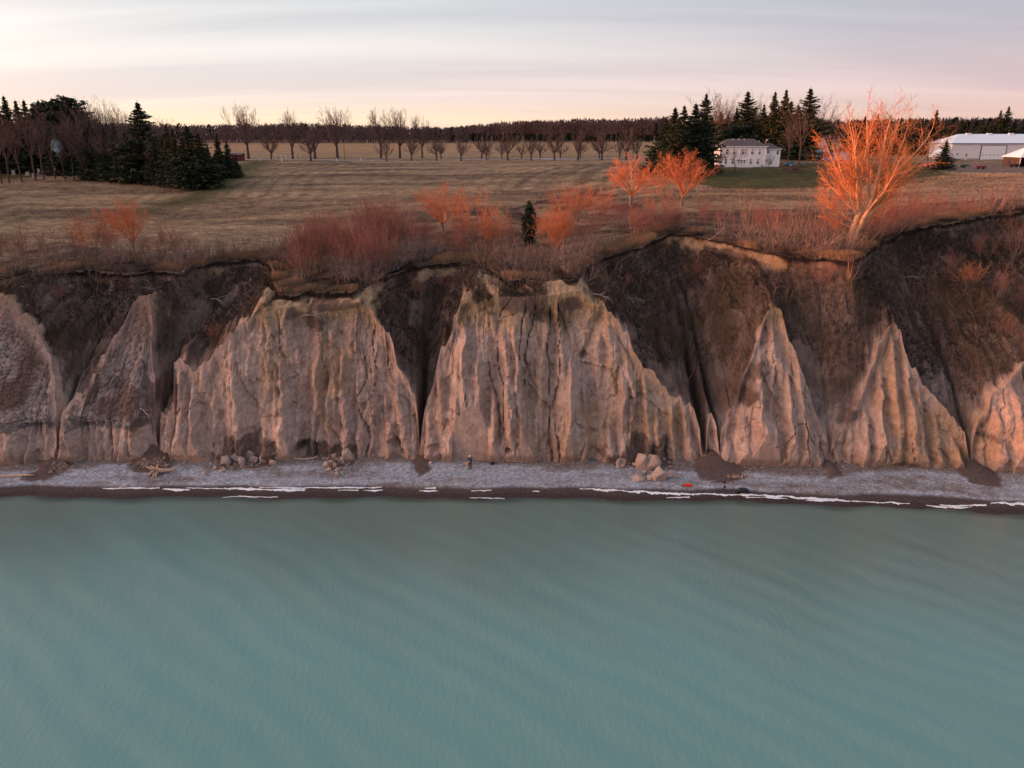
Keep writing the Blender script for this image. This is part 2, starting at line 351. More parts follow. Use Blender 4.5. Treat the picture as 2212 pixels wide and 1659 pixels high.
def build_bluff():
    du = .145
    u = np.concatenate([-np.geomspace(420, 86.5, 120), np.arange(-86, 86.01, du), np.geomspace(86.5, 420, 120)])
    n = len(u)
    # crests are ragged
    C = crestz(u) + (.7 * fbm(u * 1.6, 0 * u, 0, 40, 3) + .5 * ridged(u * .8, 0 * u, 0, 44, 2)) * sstep(2.5, 6, crestz(u))
    ly = lipy(u) + .5 * fbm(u * .5, 0 * u, 0, 50, 3) + .45 * ridged(u * .22, 0 * u, 0, 53, 3)
    yc = prof_y(u, C)
    ly = np.maximum(ly, yc + .9)
    T = G(u, ly)
    C = np.minimum(C, T - 1.1); yc = prof_y(u, C)
    # ---- face
    n1 = 118; t = np.linspace(0, 1, n1)[:, None]
    z = (.6 + t * (C - .6)); x = u + 0 * z
    y = prof_y(x, np.maximum(z, 1.6)) - (1.6 - np.minimum(z, 1.6)) * .2
    wx = x + 1.7 * fbm(x * .16, z * .13, 0, 60, 3) + .25 * fbm(x * .9, z * .5, 0, 61, 2)
    vis = sstep(0, 3.0, C - .6)
    env = vis * (1 - .8 * sstep(-3.0, 0.0, z - C)) * np.clip((z) / 2.5, .5, 1)
    d = 1.1 * ridged(wx * .13, z * .03, 0, 62, 2) + .35 * fbm(x * .35, z * .25, 0, 63, 3)
    gr = np.random.default_rng(66); u_ = u
    def tier(nr, w0, w1, h0, h1, zspan, cut):
        acc = np.zeros_like(z)
        xs = gr.uniform(-88, 90, nr); hx = np.maximum(crestz(xs), 2)
        zt = 1.5 + (hx - 1.5) * gr.beta(2.2, 1.1, nr) * zspan; w = gr.uniform(w0, w1, nr); h = gr.uniform(h0, h1, nr); lean = gr.normal(size=nr) * .11; asy = gr.uniform(.35, .75, nr)
        zb_l = np.where(gr.random(nr) < cut, zt - gr.uniform(1.0, 7.0, nr), -5)
        items = [(xs[i], zt[i], w[i], h[i], lean[i], asy[i], zb_l[i], .0) for i in range(nr)]
        return items
    def draw(items):
        acc = np.zeros_like(z)
        for (xc, zt, w, h, ln_, asy, zbt, foot) in items:
            j0, j1 = np.searchsorted(u_, [xc - w * 2.2 - 2, xc + w * 2.2 + 2])
            if j1 - j0 < 2: continue
            zz = z[:, j0:j1]; xx = x[:, j0:j1] + .22 * vnoise(zz * .55, 0 * zz + xc, 0, 67) + .10 * vnoise(zz * 1.9, 0 * zz + xc, 0, 68); f = np.clip((zt - zz) / max(zt - 1.0, 1.5), 0, 1.1)
            c_ = xc + (ln_ * (zt - zz) if foot == 0 else foot * f); q = xx - c_; ww = w * (.30 + .85 * np.sqrt(f))
            e = 1 - np.where(q < 0, -q / (ww * asy * 1.3), q / (ww * (1 - asy) * 2.0))
            e = np.minimum(e, .82) * h * np.clip(f * zt / (1.1 + w), 0, 1) ** .8 * np.where(zz > zbt, 1, np.exp((zz - zbt) / .25))
            acc[:, j0:j1] = np.maximum(acc[:, j0:j1], e)
        return acc
    d = d + 1.0 * draw(tier(48, 2.4, 4.6, 1.3, 2.8, 1.0, .0)) + 1.05 * draw(tier(190, .8, 1.8, .5, 1.15, 1.05, .3)) * (.25 + .75 * sstep(-.25, .3, fbm(x * .14, z * .12, 0, 69, 3))) + .9 * draw(tier(900, .3, .75, .18, .5, 1.08, .6)) * (.2 + .8 * sstep(-.3, .25, fbm(x * .2 + 5, z * .2, 0, 70, 3)))
    d = d + draw([(rtop[k, 0], rtop[k, 2], rb[k, 3] * 1.15, rb[k, 4] * 1.5, 0, .5, -5, rfoot[k, 0] - rtop[k, 0] + 1e-4) for k in range(len(rb))])
    c1, c2, cj = cells(wx * .9 + 9 + .25 * z, z * .55, 71)
    d = d + .30 * (cj - .5)
    c1, c2, cj = cells(wx * .28 + .12 * z, z * .13 + 3, 73); d = d + .55 * (cj - .5)
    # deep vertical cracks
    cr = np.abs(vnoise(wx * .55, z * .03, 0, 90)); d = d - .75 * np.exp(-(cr / .045) ** 2) * sstep(-.2, .3, vnoise(x * .2, z * .12, 0, 91))
    # toothed foot
    ft = sstep(4.2, 1.2, z); te = np.abs(np.sin(wx * 4.1 + 2.2 * vnoise(wx * .7, 0 * z, 0, 92)))
    d = d + ft * (.55 * te - .45) * (.6 + .5 * vnoise(wx * .35, 0 * z, 0, 93))
    d = d + .14 * fbm(x * 2.6, z * 2.0, 0, 95, 3)
    # small caves at the foot
    for (px, py, r) in ((652,968,.7),(850,962,.9),(935,967,.8),(1100,968,.5)):
        p = hit_face(np.array(px * 1.), np.array(py * 1.)); d = d - 1.2 * np.exp(-(((x - p[0]) / r) ** 2 + ((z - p[2]) / (r * .7)) ** 2) ** 2)
    q1, q2, _ = cells(x * .95 + .4 * fbm(x, z, 0, 150, 2), (z * 1.1 + prof_y(x, z) * .45) * 1.5, 151)
    slab = (x < -44.5) & (z > 6.2)
    d = d - np.median(d[:, (np.abs(u) < 75)]) - .25
    d = d + np.where(slab, .45 * sstep(.02, .2, q2 - q1), 0)
    amp = np.where(slab, .35, 1.0)
    d = np.minimum(d, .35 + .45 * np.maximum(z - .8, 0))          # the waves keep the foot cut back
    d = np.minimum(d, np.where(np.abs(x + 5.1) < 2.2, .1 + .3 * np.maximum(z - 2.2, 0), 9))
    y = y - d * env * amp
    # ---- back slope from the crest to the lip
    n2 = 102; s = np.linspace(0, 1, n2 + 1)[1:, None]
    yl = ly + 0 * s; yc2 = y[-1][None, :]; C2 = z[-1][None, :]
    scarp = np.minimum(1.8 + .7 * vnoise(u * .3, 0 * u, 0, 99), np.maximum(T - C - .5, .25) * .7)[None, :]
    sp = 1 - .16 * np.clip(scarp / 2, 0, 1) * .5
    q = np.clip(s / .93, 0, 1); r = np.clip((s - .93) / .07, 0, 1)
    yb_ = yc2 + (yl - .35 - yc2) * (q * .965 + r * .035)
    rise = (T[None, :] - .25 - scarp - C2)
    zb_ = C2 + rise * (.75 * q ** 1.25 + .25 * q) + scarp * r ** .9
    depth = np.clip((yl - yc2), 0, 60)
    hump = np.sin(np.pi * q) * (q < 1)
    dip = .95 * np.exp(-((q * depth - 1.2) / 1.0) ** 2) * sstep(2, 6, T - C)[None, :] * sstep(3, 7, C)[None, :]
    X2 = u + 0 * s
    dd = np.hypot(yb_ - yc2, zb_ - C2)
    wX = X2 + 1.5 * fbm(X2 * .12, dd * .1, 0, 110, 3)
    rel = (1.1 * fbm(wX * .16, dd * .07, 0, 111, 4) + .55 * ridged(wX * .45, dd * .07, 0, 112, 3) + .25 * fbm(X2 * 1.1, dd * 1.1, 0, 113, 3) + .22 * ridged(wX * 1.3, dd * .25, 0, 114, 2))
    zb_ = zb_ - dip + 1.7 * rel * np.clip(depth / 8, .1, 1) * np.minimum(hump * 1.6, 1)
    X2 = X2 + .5 * fbm(X2 * .2, dd * .15, 0, 115, 2) * np.minimum(hump * 1.6, 1)
    # ---- sod lip
    rag = .35 * fbm(u * 2.2, 0 * u, 0, 120, 3) + .25 * vnoise(u * .6, 0 * u, 0, 121)
    lv_ = np.clip(.75 + 1.3 * fbm(u * .9, 0 * u, 0, 124, 3), .05, 1.7)[None, :]
    lipr = np.array([(-.35, -.28), (-.62, -.22), (-.74, -.05), (-.55, .07), (-.2, .04), (.3, .0)])
    yl3 = ly[None, :] + lipr[:, :1] * np.where(lipr[:, :1] < 0, lv_, 1) - np.maximum(rag, -.2)[None, :] * np.array([.3, 1, 1, 1, .4, 0])[:, None]
    zl3 = T[None, :] + lipr[:, 1:] * np.array([1, 1, 1, 1, 1, 1])[:, None] * (.75 + .7 * fbm(u * .7, 0 * u, 0, 123, 3))[None, :] + .22 * fbm(u * 1.9, 0 * u, 0, 122, 2)[None, :] * np.array([1, 1, 1, 1, .6, 0])[:, None]
    Xall = np.concatenate([x, X2, u + 0 * yl3]); Yall = np.concatenate([y, yb_, yl3]); Zall = np.concatenate([z, zb_, zl3])
    m = Xall.shape[0]
    # ---- what each spot is made of
    c = np.zeros((m, n, 3))
    clay = np.array([.63, .445, .36]); clay2 = np.array([.51, .34, .275]); ochre = np.array([.50, .315, .19]); greyc = np.array([.33, .25, .24])
    soil = np.array([.098, .064, .052]); soil2 = np.array([.195, .128, .102]); sand = np.array([.38, .25, .14]); moss = np.array([.095, .064, .036]); sod = np.array([.035, .025, .022])
    X, Z, Yv = Xall, Zall, Yall
    def mix(a, b, f): return a + (b - a) * np.clip(f, 0, 1)[..., None]
    big = fbm(X * .16, Z * .10, 0, 130, 4); fin = fbm(X * 1.3, Z * .55, Yv * .3, 131, 4); str_ = fbm(X * 2.2, Z * .18, 0, 132, 3)
    face = mix(clay + 0 * c, clay2, .5 + .9 * big + .6 * fin)
    face = mix(face, ochre, sstep(.1, .55, fbm(X * .3, Z * .17, 0, 133, 3) + .25 * (X / 60)) * .7)
    face = mix(face, greyc, sstep(.12, .5, str_ + .3 * fbm(X * .2, Z * .2, 0, 134, 2)) * .32)
    face = face * (1 + .16 * fbm(X * 3.1, Z * 2.2, 0, 135, 2))[..., None]
    toplay = sstep(15.8, 19.5, Z + 1.2 * fbm(X * .3, Z * .3, 0, 136, 3))
    face = mix(face, sand * 1.05, toplay * .85)
    face = mix(face, moss, toplay * sstep(.05, .4, fbm(X * .35, Z * .5, 0, 137, 3)) * .8)
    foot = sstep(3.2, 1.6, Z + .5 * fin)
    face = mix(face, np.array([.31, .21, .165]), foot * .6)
    mid = mix(soil + 0 * c, soil2, .5 + 1.2 * fbm(X * .3, Yv * .25, Z * .2, 140, 4))
    mid = mid * (1 + .35 * fbm(X * 1.6, Yv * 1.5, Z, 141, 3))[..., None]
    wq = X + 1.5 * fbm(X * .1, Yv * .1, 0, 143, 3)
    mid = mix(mid, soil2 * 1.35, sstep(.15, .7, ridged(wq * .75, Yv * .07, 0, 144, 3)) * .55)
    mid = mix(mid, soil * .7, sstep(.3, .8, ridged(wq * .5 + 7, Yv * .06, 0, 145, 2)) * .5)
    mid = mix(mid, moss, sstep(.1, .45, fbm(X * .2, Yv * .2, Z * .2, 142, 3) + .02 * (Z - 14)) * .8)
    # cracked pale crust showing through the soil low on the gully sides and on the left slabs
    a1, a2, aid = cells(X * .95 + .4 * fbm(X, Z, 0, 150, 2), (Z * 1.1 + Yv * .45) * 1.5, 151)
    gap = sstep(.14, .02, a2 - a1) * .8
    crust = mix(np.array([.29, .225, .205]) + 0 * c, np.array([.20, .15, .135]), aid)
    crust = mix(crust, soil * .7, gap)
    sfull = np.zeros((m, n)); sfull[n1:n1 + n2] = s; sfull[n1 + n2:] = 1
    isback = np.zeros((m, n)); isback[n1:] = 1
    lowg = sstep(14, 8, Z + 3.5 * fbm(X * .22, Z * .18, 0, 152, 3)) * sstep(-.15, .25, fbm(X * .3, Z * .25, 5, 153, 3) + .12)
    mid = mix(mid, crust, lowg * .8)
    # paler clay aprons on the right-hand spurs
    ap = sstep(27, 30, X) * sstep(14.5, 9, Z + 2 * fin) * sstep(-.1, .2, fbm(X * .35, Z * .3, 2, 154, 3) + .1)
    mid = mix(mid, face * .7, ap * .6 * sstep(-.1, .25, fbm(X * .22, Z * .3, 3, 155, 4)))
    dead = sstep(3.0, .3, np.abs(Z - np.concatenate([0 * z, C2 + 0 * zb_, C[None, :] + 0 * zl3]) - .6)) * isback
    mid = mix(mid, face * .85, sstep(1.9, .2, np.concatenate([9 + 0 * z, np.hypot(yb_ - yc2, 0), 9 + 0 * zl3]) + 1.0 * fin + 1.2 * fbm(X * .5, Z * .5, 0, 146, 3)) * sstep(3, 6, np.tile(C, (m, 1))))
    # sand under the lip
    und = np.concatenate([0 * z, sstep(2.6, 1.2, (T[None, :] - zb_) + .9 * fbm(X2 * .5, zb_ * .4, 0, 160, 3)), 0 * zl3])
    und = und * sstep(-.05, .35, fbm(X * .16, 0 * X, 0, 161, 3) - .1 + .4 * ((X > 19) & (X < 36)) + .3 * ((X > -15) & (X < -1))) * sstep(-.3, .2, fbm(X * .7, Z * .6, 0, 163, 3) + .1)
    mid = mix(mid, mix(sand + 0 * c, ochre * .9, .5 + fin), und * .95)
    tight = np.tile(sstep(3.2, 1.4, T - C), (m, 1)) * isback; mid = mix(mid, face, tight * (X > -43))
    left = ((X < -44.5) & (Z > 5.6 + .8 * big)).astype(float)
    fl = mix(face * .9, crust * 1.12, left)
    rdg = sstep(2.2, .3, np.concatenate([(C - z), 9 + 0 * zb_, 9 + 0 * zl3]) + .8 * fin)
    fl = mix(fl, soil * 1.25, left * (1 - rdg) * sstep(-.12, .2, fbm(X * .24, Z * .22, 7, 162, 4) + .05 * (Z - 13)))
    fl = mix(fl, face, left * rdg * .35)
    fl = mix(fl, soil2 * 1.1, sstep(-43.5, -45, X) * sstep(12, 17, Z + 3 * big) * .75)
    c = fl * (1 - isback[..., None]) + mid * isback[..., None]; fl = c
    # bare patches of soil lying on the pale faces
    for (px, py, rx, rz) in ((1600,838,3,1.5),(1640,800,1.1,1.4),(1575,880,1.2,1.0),(1120,655,2.6,1.6),(1170,660,1.9,1.8),(1222,665,1.8,1.4),(715,662,2.8,.7),(630,684,2.0,.7),(676,702,1.6,1.0),(1262,770,.5,.4),
                             (705,985,3.5,1.6),(1385,975,4.5,1.5),(530,975,3.5,1.6),(1826,900,1.2,.9),(300,870,3.0,2.0),(270,880,3,1.2),(2120,925,1,.8),(2135,945,1.2,.5),(1955,1000,2,.3),(1590,850,2,1)):
        p = hit_face(np.array(px * 1.), np.array(py * 1.))
        e = ((X - p[0]) / rx) ** 2 + ((Z - p[2]) / rz) ** 2 + ((Yv - p[1]) / 6) ** 4 + 2.6 * fbm(X * .8, Z * .55, 0, 170, 4)
        fl = mix(fl, soil * 1.5, sstep(1.2, .5, e) * .85)
    c = fl
    c = c * (1 + .22 * (_hash(np.arange(m)[:, None] + 0 * X.astype(np.int64), np.arange(n)[None, :] + 0 * X.astype(np.int64), 0 * X.astype(np.int64), 3) - .5))[..., None]
    c[n1 + n2:] = sod * (1 + .5 * fbm(X[n1 + n2:] * 2, Z[n1 + n2:] * 2, 0, 171, 2))[..., None]
    br = sstep(-.1, .25, fbm(u * .5, 0 * u, 0, 172, 3))[None, :, None] * np.array([0, .5, .8, 1, 1, 1])[:, None, None]
    c[n1 + n2:] = c[n1 + n2:] * (1 - br) + np.array([.12, .08, .055]) * br
    c[-2:] = np.array([.12, .08, .055])
    # mouths of the gullies: blended towards the soil colour
    mouth = sstep(4.5, 2.6, np.tile(C, (m, 1))) * sstep(8, 3, Z)
    c = c * (1 - .55 * mouth[..., None]) + soil * .55 * mouth[..., None]
    c = np.clip(c, .008, .8)
    V = np.stack([Xall, Yall, Zall], -1).reshape(-1, 3)
    M = mat('bluff_clay', (.4, .3, .25), rough=.95, vcol=True, noise=.22, nscale=1.7, bump=.34, bscale=2.4, spec=.1, stretch=(1, 1, .55))
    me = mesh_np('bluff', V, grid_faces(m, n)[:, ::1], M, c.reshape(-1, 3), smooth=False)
    obj('bluff', me, kind='structure')
    return u, ly, Xall, Yall, Zall, c, n1, n2
U, LY, BXa, BYa, BZa, BCa, N1, N2 = build_bluff()
LIPX, LIPY = U, LY
def edge_y(x): return np.interp(x, LIPX, LIPY)

# ------------------------------------------------------------------ farmland
def wpl(pts, f=G): a = np.array(pts, float); return hit(a[:, 0], a[:, 1], f, 85, 6000)
SCR = wpl([(-1200,520),(0,515),(150,527),(300,547),(450,552),(575,548),(640,520),(700,500),(860,492),(900,470),(1000,455),(1100,455),(1180,430),(1290,405),(1400,452),(1520,456),(1700,452),(1900,450),(2050,435),(2212,430),(3200,430)])
LAWN = wpl([(1480,395),(1500,372),(1545,352),(1700,352),(1850,352),(2000,350),(2030,372),(2060,377),(2000,384),(1850,402),(1650,409),(1540,406)])
YARD = wpl([(1995,349),(2060,352),(2290,352),(2290,374),(2200,374),(2090,372),(2030,366),(2000,360)])
SWALE = wpl([(560,349),(510,378),(470,402),(420,428),(380,440)])
SWALE2 = wpl([(500,432),(440,436),(380,442),(300,455)]); SWALE3 = wpl([(150,462),(80,470),(-60,480)])
CEM = wpl([(-200,395),(60,384),(130,378),(250,374),(330,366),(420,352),(0,350),(-200,350)])
BROWNR = wpl([(2030,398),(2120,396),(2290,396),(2290,420),(2130,415),(2040,408)])
def build_farm():
    ua = np.concatenate([-np.geomspace(900, 100.5, 60), np.arange(-100, 100.01, .55), np.geomspace(100.5, 900, 60)])
    n = len(ua); k = 290
    ly = np.interp(ua, LIPX, LIPY)
    step = np.concatenate([[0], np.cumsum(np.geomspace(.35, 130, k - 1))])
    step = step / step[-1] * 9000
    s = step[:, None]
    y = ly + .28 + s
    grow = np.maximum(1, (s + 105) / 105) ** .98
    x = ua * grow
    z = G(x, y)
    z = z + .10 * fbm(x * .6, y * .3, 0, 200, 3) * sstep(.3, 4, s)
    sc = y < np.interp(x / np.maximum(y, 1), SCR[:, 0] / SCR[:, 1], SCR[:, 1]) + 2.5 * fbm(x * .2, y * .2, 0, 201, 3)
    c = np.zeros(x.shape + (3,))
    straw = np.array([.285, .202, .125]); dk = np.array([.088, .060, .045])
    def mix(a, b, f): return a + (b - a) * np.clip(f, 0, 1)[..., None]
    wy = y + 6 * fbm(x * .02, y * .02, 0, 205, 3)
    band = fbm(x * .02, wy * .16, 0, 206, 3)
    c = mix(straw + 0 * c, dk, .42 + 1.1 * band + .7 * fbm(x * .25, y * .5, 0, 207, 4))
    fy = sstep(300, 500, y); c = mix(c, np.array([.27, .185, .105]), fy * .6)
    # wheel tracks bending down the field
    tr = wpl([(1400,351),(1330,356),(1285,368),(1262,385),(1250,400)])
    for cv, rg in ((tr, 45), (wpl([(760,350),(640,356),(560,372),(510,395),(470,425)]), 40)):
        dd = dpoly(x, y, cv); c = c * (1 - .3 * np.clip(np.sin(dd * 2 * math.pi / 5.2), -.3, 1) * sstep(rg, rg * .4, dd))[..., None]
    for off in (0, 9, 18): 
        dd = dpoly(x + off, y, tr); c = mix(c, dk, np.exp(-(dd / .9) ** 2) * .7)
    scrub = mix(np.array([.05, .034, .028]) + 0 * c, np.array([.20, .138, .088]), .42 + 2.0 * fbm(x * .3, y * .3, 0, 208, 4))
    c = mix(c, scrub, sc.astype(float))
    grass = np.array([.066, .060, .026]) * (1 + .3 * fbm(x * .3, y * .3, 0, 209, 3))[..., None]
    def soft(P, w): return np.clip(.5 + np.where(inpoly(x, y, P), 1, -1) * dpoly(x, y, np.vstack([P, P[:1]])) / w + .5 * fbm(x * .15, y * .15, 0, 210, 2), 0, 1)
    c = c + (grass - c) * soft(LAWN, 4)[..., None]
    c = c + (grass * .8 - c) * soft(CEM, 4)[..., None]
    c = c + (grass - c) * (np.exp(-(dpoly(x, y, SWALE) / 7) ** 2) * .95)[..., None]
    c = c + (grass * 1.2 - c) * (np.exp(-(dpoly(x, y, SWALE2) / 3.5) ** 2) * .7)[..., None]
    c = c + (grass * 1.4 - c) * (np.exp(-(dpoly(x, y, SWALE3) / 2) ** 2) * .5)[..., None]
    c = c + (np.array([.17, .125, .105]) - c) * soft(YARD, 3)[..., None]
    c = c + (np.array([.15, .10, .075]) - c) * (soft(BROWNR, 3) * .7)[..., None]
    far = sstep(900, 1500, y); c = mix(c, np.array([.09, .06, .05]), far)
    c = np.clip(c, .01, .6)
    M = mat('stubble_soil', (.2, .15, .1), rough=1, vcol=True, noise=.6, nscale=.9, bump=.3, bscale=1.3, spec=.05, stretch=(.45, 1.0, 1))
    me = mesh_np('field', np.stack([x, y, z], -1).reshape(-1, 3), grid_faces(k, n), M, c.reshape(-1, 3), smooth=True)
    obj('field', me, kind='structure')
build_farm()
def scrub_limit(x, y): return np.interp(x / y, SCR[:, 0] / SCR[:, 1], SCR[:, 1])

# road beyond the field
def ribbon(pts, w, dz, n=200):
    P = np.array(pts); t = np.linspace(0, 1, n); s = np.linspace(0, 1, len(P))
    x = np.interp(t, s, P[:, 0]); y = np.interp(t, s, P[:, 1])
    V = []
    for o in (-w / 2, w / 2): V.append(np.stack([x, y + o, G(x, y + o) + dz], -1))
    return np.stack(V, 1).reshape(-1, 3), grid_faces(n, 2)
RD = wpl([(-400,347.5),(500,346.5),(700,346),(1000,345.3),(1250,344.2),(1420,343.3),(1700,343)])
V, F = ribbon(RD, 6.5, .14)
obj('road', mesh_np('road', V, F, mat('road_gravel', (.36, .34, .36), rough=.8, noise=.1, nscale=.4)), kind='structure')

# ------------------------------------------------------------------ beach
def foam_lines():
    # photo points of the white line, (x, y, half width in photo px)
    return [[(222,1055,.5),(240,1056,1.6),(290,1055,1.5),(345,1055,2.2)],[(352,1057,1),(380,1057,3),(410,1058,1)],[(402,1054,.6),(480,1056,1.6),(530,1057,2.6),(600,1058,2.8),(660,1058,1.6)],[(560,1053,.5),(640,1054,1.2),(740,1054,1.5),(800,1054,1.6),(825,1053,.6)],
            [(730,1060,.5),(775,1060,1.0)],[(786,1060,1),(800,1060,2),(818,1060,1.8),(827,1059,.6)],[(905,1060,.6),(925,1061,1.8),(945,1060,.8)],[(918,1055,.4),(942,1054,1.2)],[(1018,1060,.5),(1045,1060,1.8),(1062,1059,.8)],
            [(1150,1062,.5),(1165,1062,1.1)],[(1252,1056,.6),(1300,1058,2),(1350,1061,2.2),(1400,1064,3),(1450,1066,3.4),(1500,1068,2.6),(1560,1068,3.2),(1620,1070,2.6),(1700,1073,3),(1760,1077,3.2),(1810,1079,1.2)],
            [(1740,1081,1),(1800,1081,2.2),(1850,1084,2.6),(1930,1087,2.6),(1965,1089,.9)],[(1440,1075,.5),(1490,1074,1.4)],[(1610,1075,.6),(1660,1075,1.6),(1700,1078,1)],[(2030,1091,.5),(2060,1093,1.8),(2090,1092,2.2),(2130,1092,1.6)],[(2140,1088,.8),(2170,1087,3.2),(2215,1088,3),(2300,1092,3)],
            [(480,1075,.4),(520,1073,.9),(600,1074,.6)],[(1015,1075,.4),(1050,1076,1.2),(1090,1078,.4)],[(2000,1092,.4),(2030,1095,1.8),(2080,1097,1.6),(2100,1095,.6)]]
def build_beach():
    u = np.concatenate([-np.geomspace(420, 88, 60), np.arange(-87.8, 87.9, .25), np.geomspace(88, 420, 60)])
    n = len(u); v = np.concatenate([np.linspace(-1.2, -.05, 12), np.linspace(0, 1.35, 78)])[:, None]
    w = YB(u) - YW(u)
    y = YW(u) + v * w; x = u + 0 * v
    z = BZ(x, y) + .05 * fbm(x * .8, y * .8, 0, 300, 3) + .035 * fbm(x * 3, y * 3, 0, 301, 2)
    z = np.where(v < 0, z, z + .0)
    def mix(a, b, f): return a + (b - a) * np.clip(f, 0, 1)[..., None]
    c = np.zeros(x.shape + (3,))
    peb = np.array([.31, .33, .37]); sandc = np.array([.165, .13, .115]); wet = np.array([.05, .036, .036]); soil = np.array([.095, .062, .052])
    f = fbm(x * .15, v * 5 + 0 * x, 0, 302, 4)
    c = mix(peb + 0 * c, sandc, .22 + 1.2 * f + .6 * fbm(x * 1.2, y * 1.2, 0, 303, 3))
    c = mix(c, sandc * 1.05, sstep(.72, .95, v + .25 * f))
    sp = vnoise(x * 6, y * 6, 0, 304); c = c * (1 + .45 * np.clip(sp, -.5, 1))[..., None]
    c = mix(c, wet * 1.4, sstep(.27, .2, v + .04 * f)); c = mix(c, wet, sstep(.15, .08, v + .03 * f))
    for P in FANS:
        inside = np.where(inpoly(x, y, P), 1, -1) * dpoly(x, y, np.vstack([P, P[:1]])) + .9 * fbm(x * .7, y * .9, 0, 305, 3)
        c = mix(c, soil * (1 + .3 * f)[..., None], sstep(-.25, .25, inside) * .95)
    c = np.clip(c, .01, .7)
    M = mat('beach_pebbles', (.2, .2, .2), rough=.9, vcol=True, noise=.5, nscale=5.5, bump=.09, bscale=7, spec=.2)
    obj('beach', mesh_np('beach', np.stack([x, y, z], -1).reshape(-1, 3), grid_faces(len(v), n), M, c.reshape(-1, 3), smooth=True), kind='structure')
    # loose stones
    N = 9000
    sx = rng.uniform(-88, 88, N); sv = rng.beta(1.6, 1.6, N) * .75 + .22; sy = YW(sx) + sv * (YB(sx) - YW(sx)); sz = BZ(sx, sy)
    keep = ~np.any([inpoly(sx, sy, P) for P in FANS[:6]], axis=0); sx, sy, sz = sx[keep], sy[keep], sz[keep]; N = len(sx)
    r = .035 + .10 * rng.random(N) ** 4
    base = np.array([(1,0,0),(-1,0,0),(0,1,0),(0,-1,0),(0,0,1),(0,0,-1)], float)
    Fo = np.array([(0,2,4),(2,1,4),(1,3,4),(3,0,4),(2,0,5),(1,2,5),(3,1,5),(0,3,5)])
    a = rng.uniform(0, 6.3, N); sc = rng.uniform(.6, 1.4, (N, 3)) * r[:, None] * np.array([1, 1, .6])
    B = base[None] * sc[:, None]; ca, sa = np.cos(a)[:, None], np.sin(a)[:, None]
    P = np.stack([B[..., 0] * ca - B[..., 1] * sa + sx[:, None], B[..., 0] * sa + B[..., 1] * ca + sy[:, None], B[..., 2] + sz[:, None] + .02], -1)
    tone = rng.uniform(.14, .5, N)[:, None] * np.array([1, .97, 1.0]) * rng.uniform(.9, 1.1, (N, 3))
    cc = np.repeat(tone, 6, 0)
    F = (Fo[None] + (np.arange(N) * 6)[:, None, None]).reshape(-1, 3)
    obj('pebbles', mesh_np('pebbles', P.reshape(-1, 3), F, mat('pebble_stone', (.3, .3, .3), vcol=True, rough=.8), cc), kind='stuff', label='pale and grey pebbles strewn along the shingle beach', category='pebbles')
    # white foam and ice left along the water's edge
    Vs = []; Fs = []; o = 0
    for L in foam_lines():
        L = np.array(L, float); n = max(int((L[-1, 0] - L[0, 0]) / 1.0), 8)
        px = np.linspace(L[0, 0], L[-1, 0], n); py = np.interp(px, L[:, 0], L[:, 1]) + .9 * vnoise(px * .05, 0 * px, 0, 320) + .4 * vnoise(px * .2, 0 * px, 0, 326); hw = np.interp(px, L[:, 0], L[:, 2])
        C0 = hit(px, py, lambda x, y: np.maximum(BZ(x, y), .0), 60, 130)
        C0 = C0[np.argsort(C0[:, 0])]
        mpp = 1.0 / 17.0 / .45
        ww = hw * mpp * .42
        a = .95 * ww * np.clip(1 + 1.0 * vnoise(C0[:, 0] * 1.3, 0 * px, 0, 321) + .6 * vnoise(C0[:, 0] * 5, 0 * px, 0, 323), .05, 3); b = .95 * ww * np.clip(1 + 1.0 * vnoise(C0[:, 0] * 1.3, 0 * px + 9, 0, 322) + .6 * vnoise(C0[:, 0] * 5, 0 * px + 4, 0, 324), .05, 3)
        rows = []
        for k, (off, h) in enumerate(((-1, .0), (-.5, .07), (.0, .11), (.5, .07), (1, .0))):
            yy = C0[:, 1] + np.where(off < 0, off * a, off * b); zz = np.maximum(BZ(C0[:, 0], yy), .0) + .055 + h * np.minimum(ww, .5) * (1 + .6 * vnoise(C0[:, 0] * 4, 0 * px + k, 0, 325)) - (.11 if h == 0 else 0)
            rows.append(np.stack([C0[:, 0], yy, zz], -1))
        V = np.stack(rows, 0).reshape(-1, 3); Vs.append(V); Fs.append(grid_faces(5, n) + o); o += len(V)
    obj('foam', mesh_np('foam', np.vstack(Vs), np.vstack(Fs), mat('foam_white', (.74, .78, .82), rough=.6, noise=.18, nscale=6, bump=.05, bscale=9), smooth=True), kind='stuff', label='broken line of white foam along the water edge', category='foam')
build_beach()

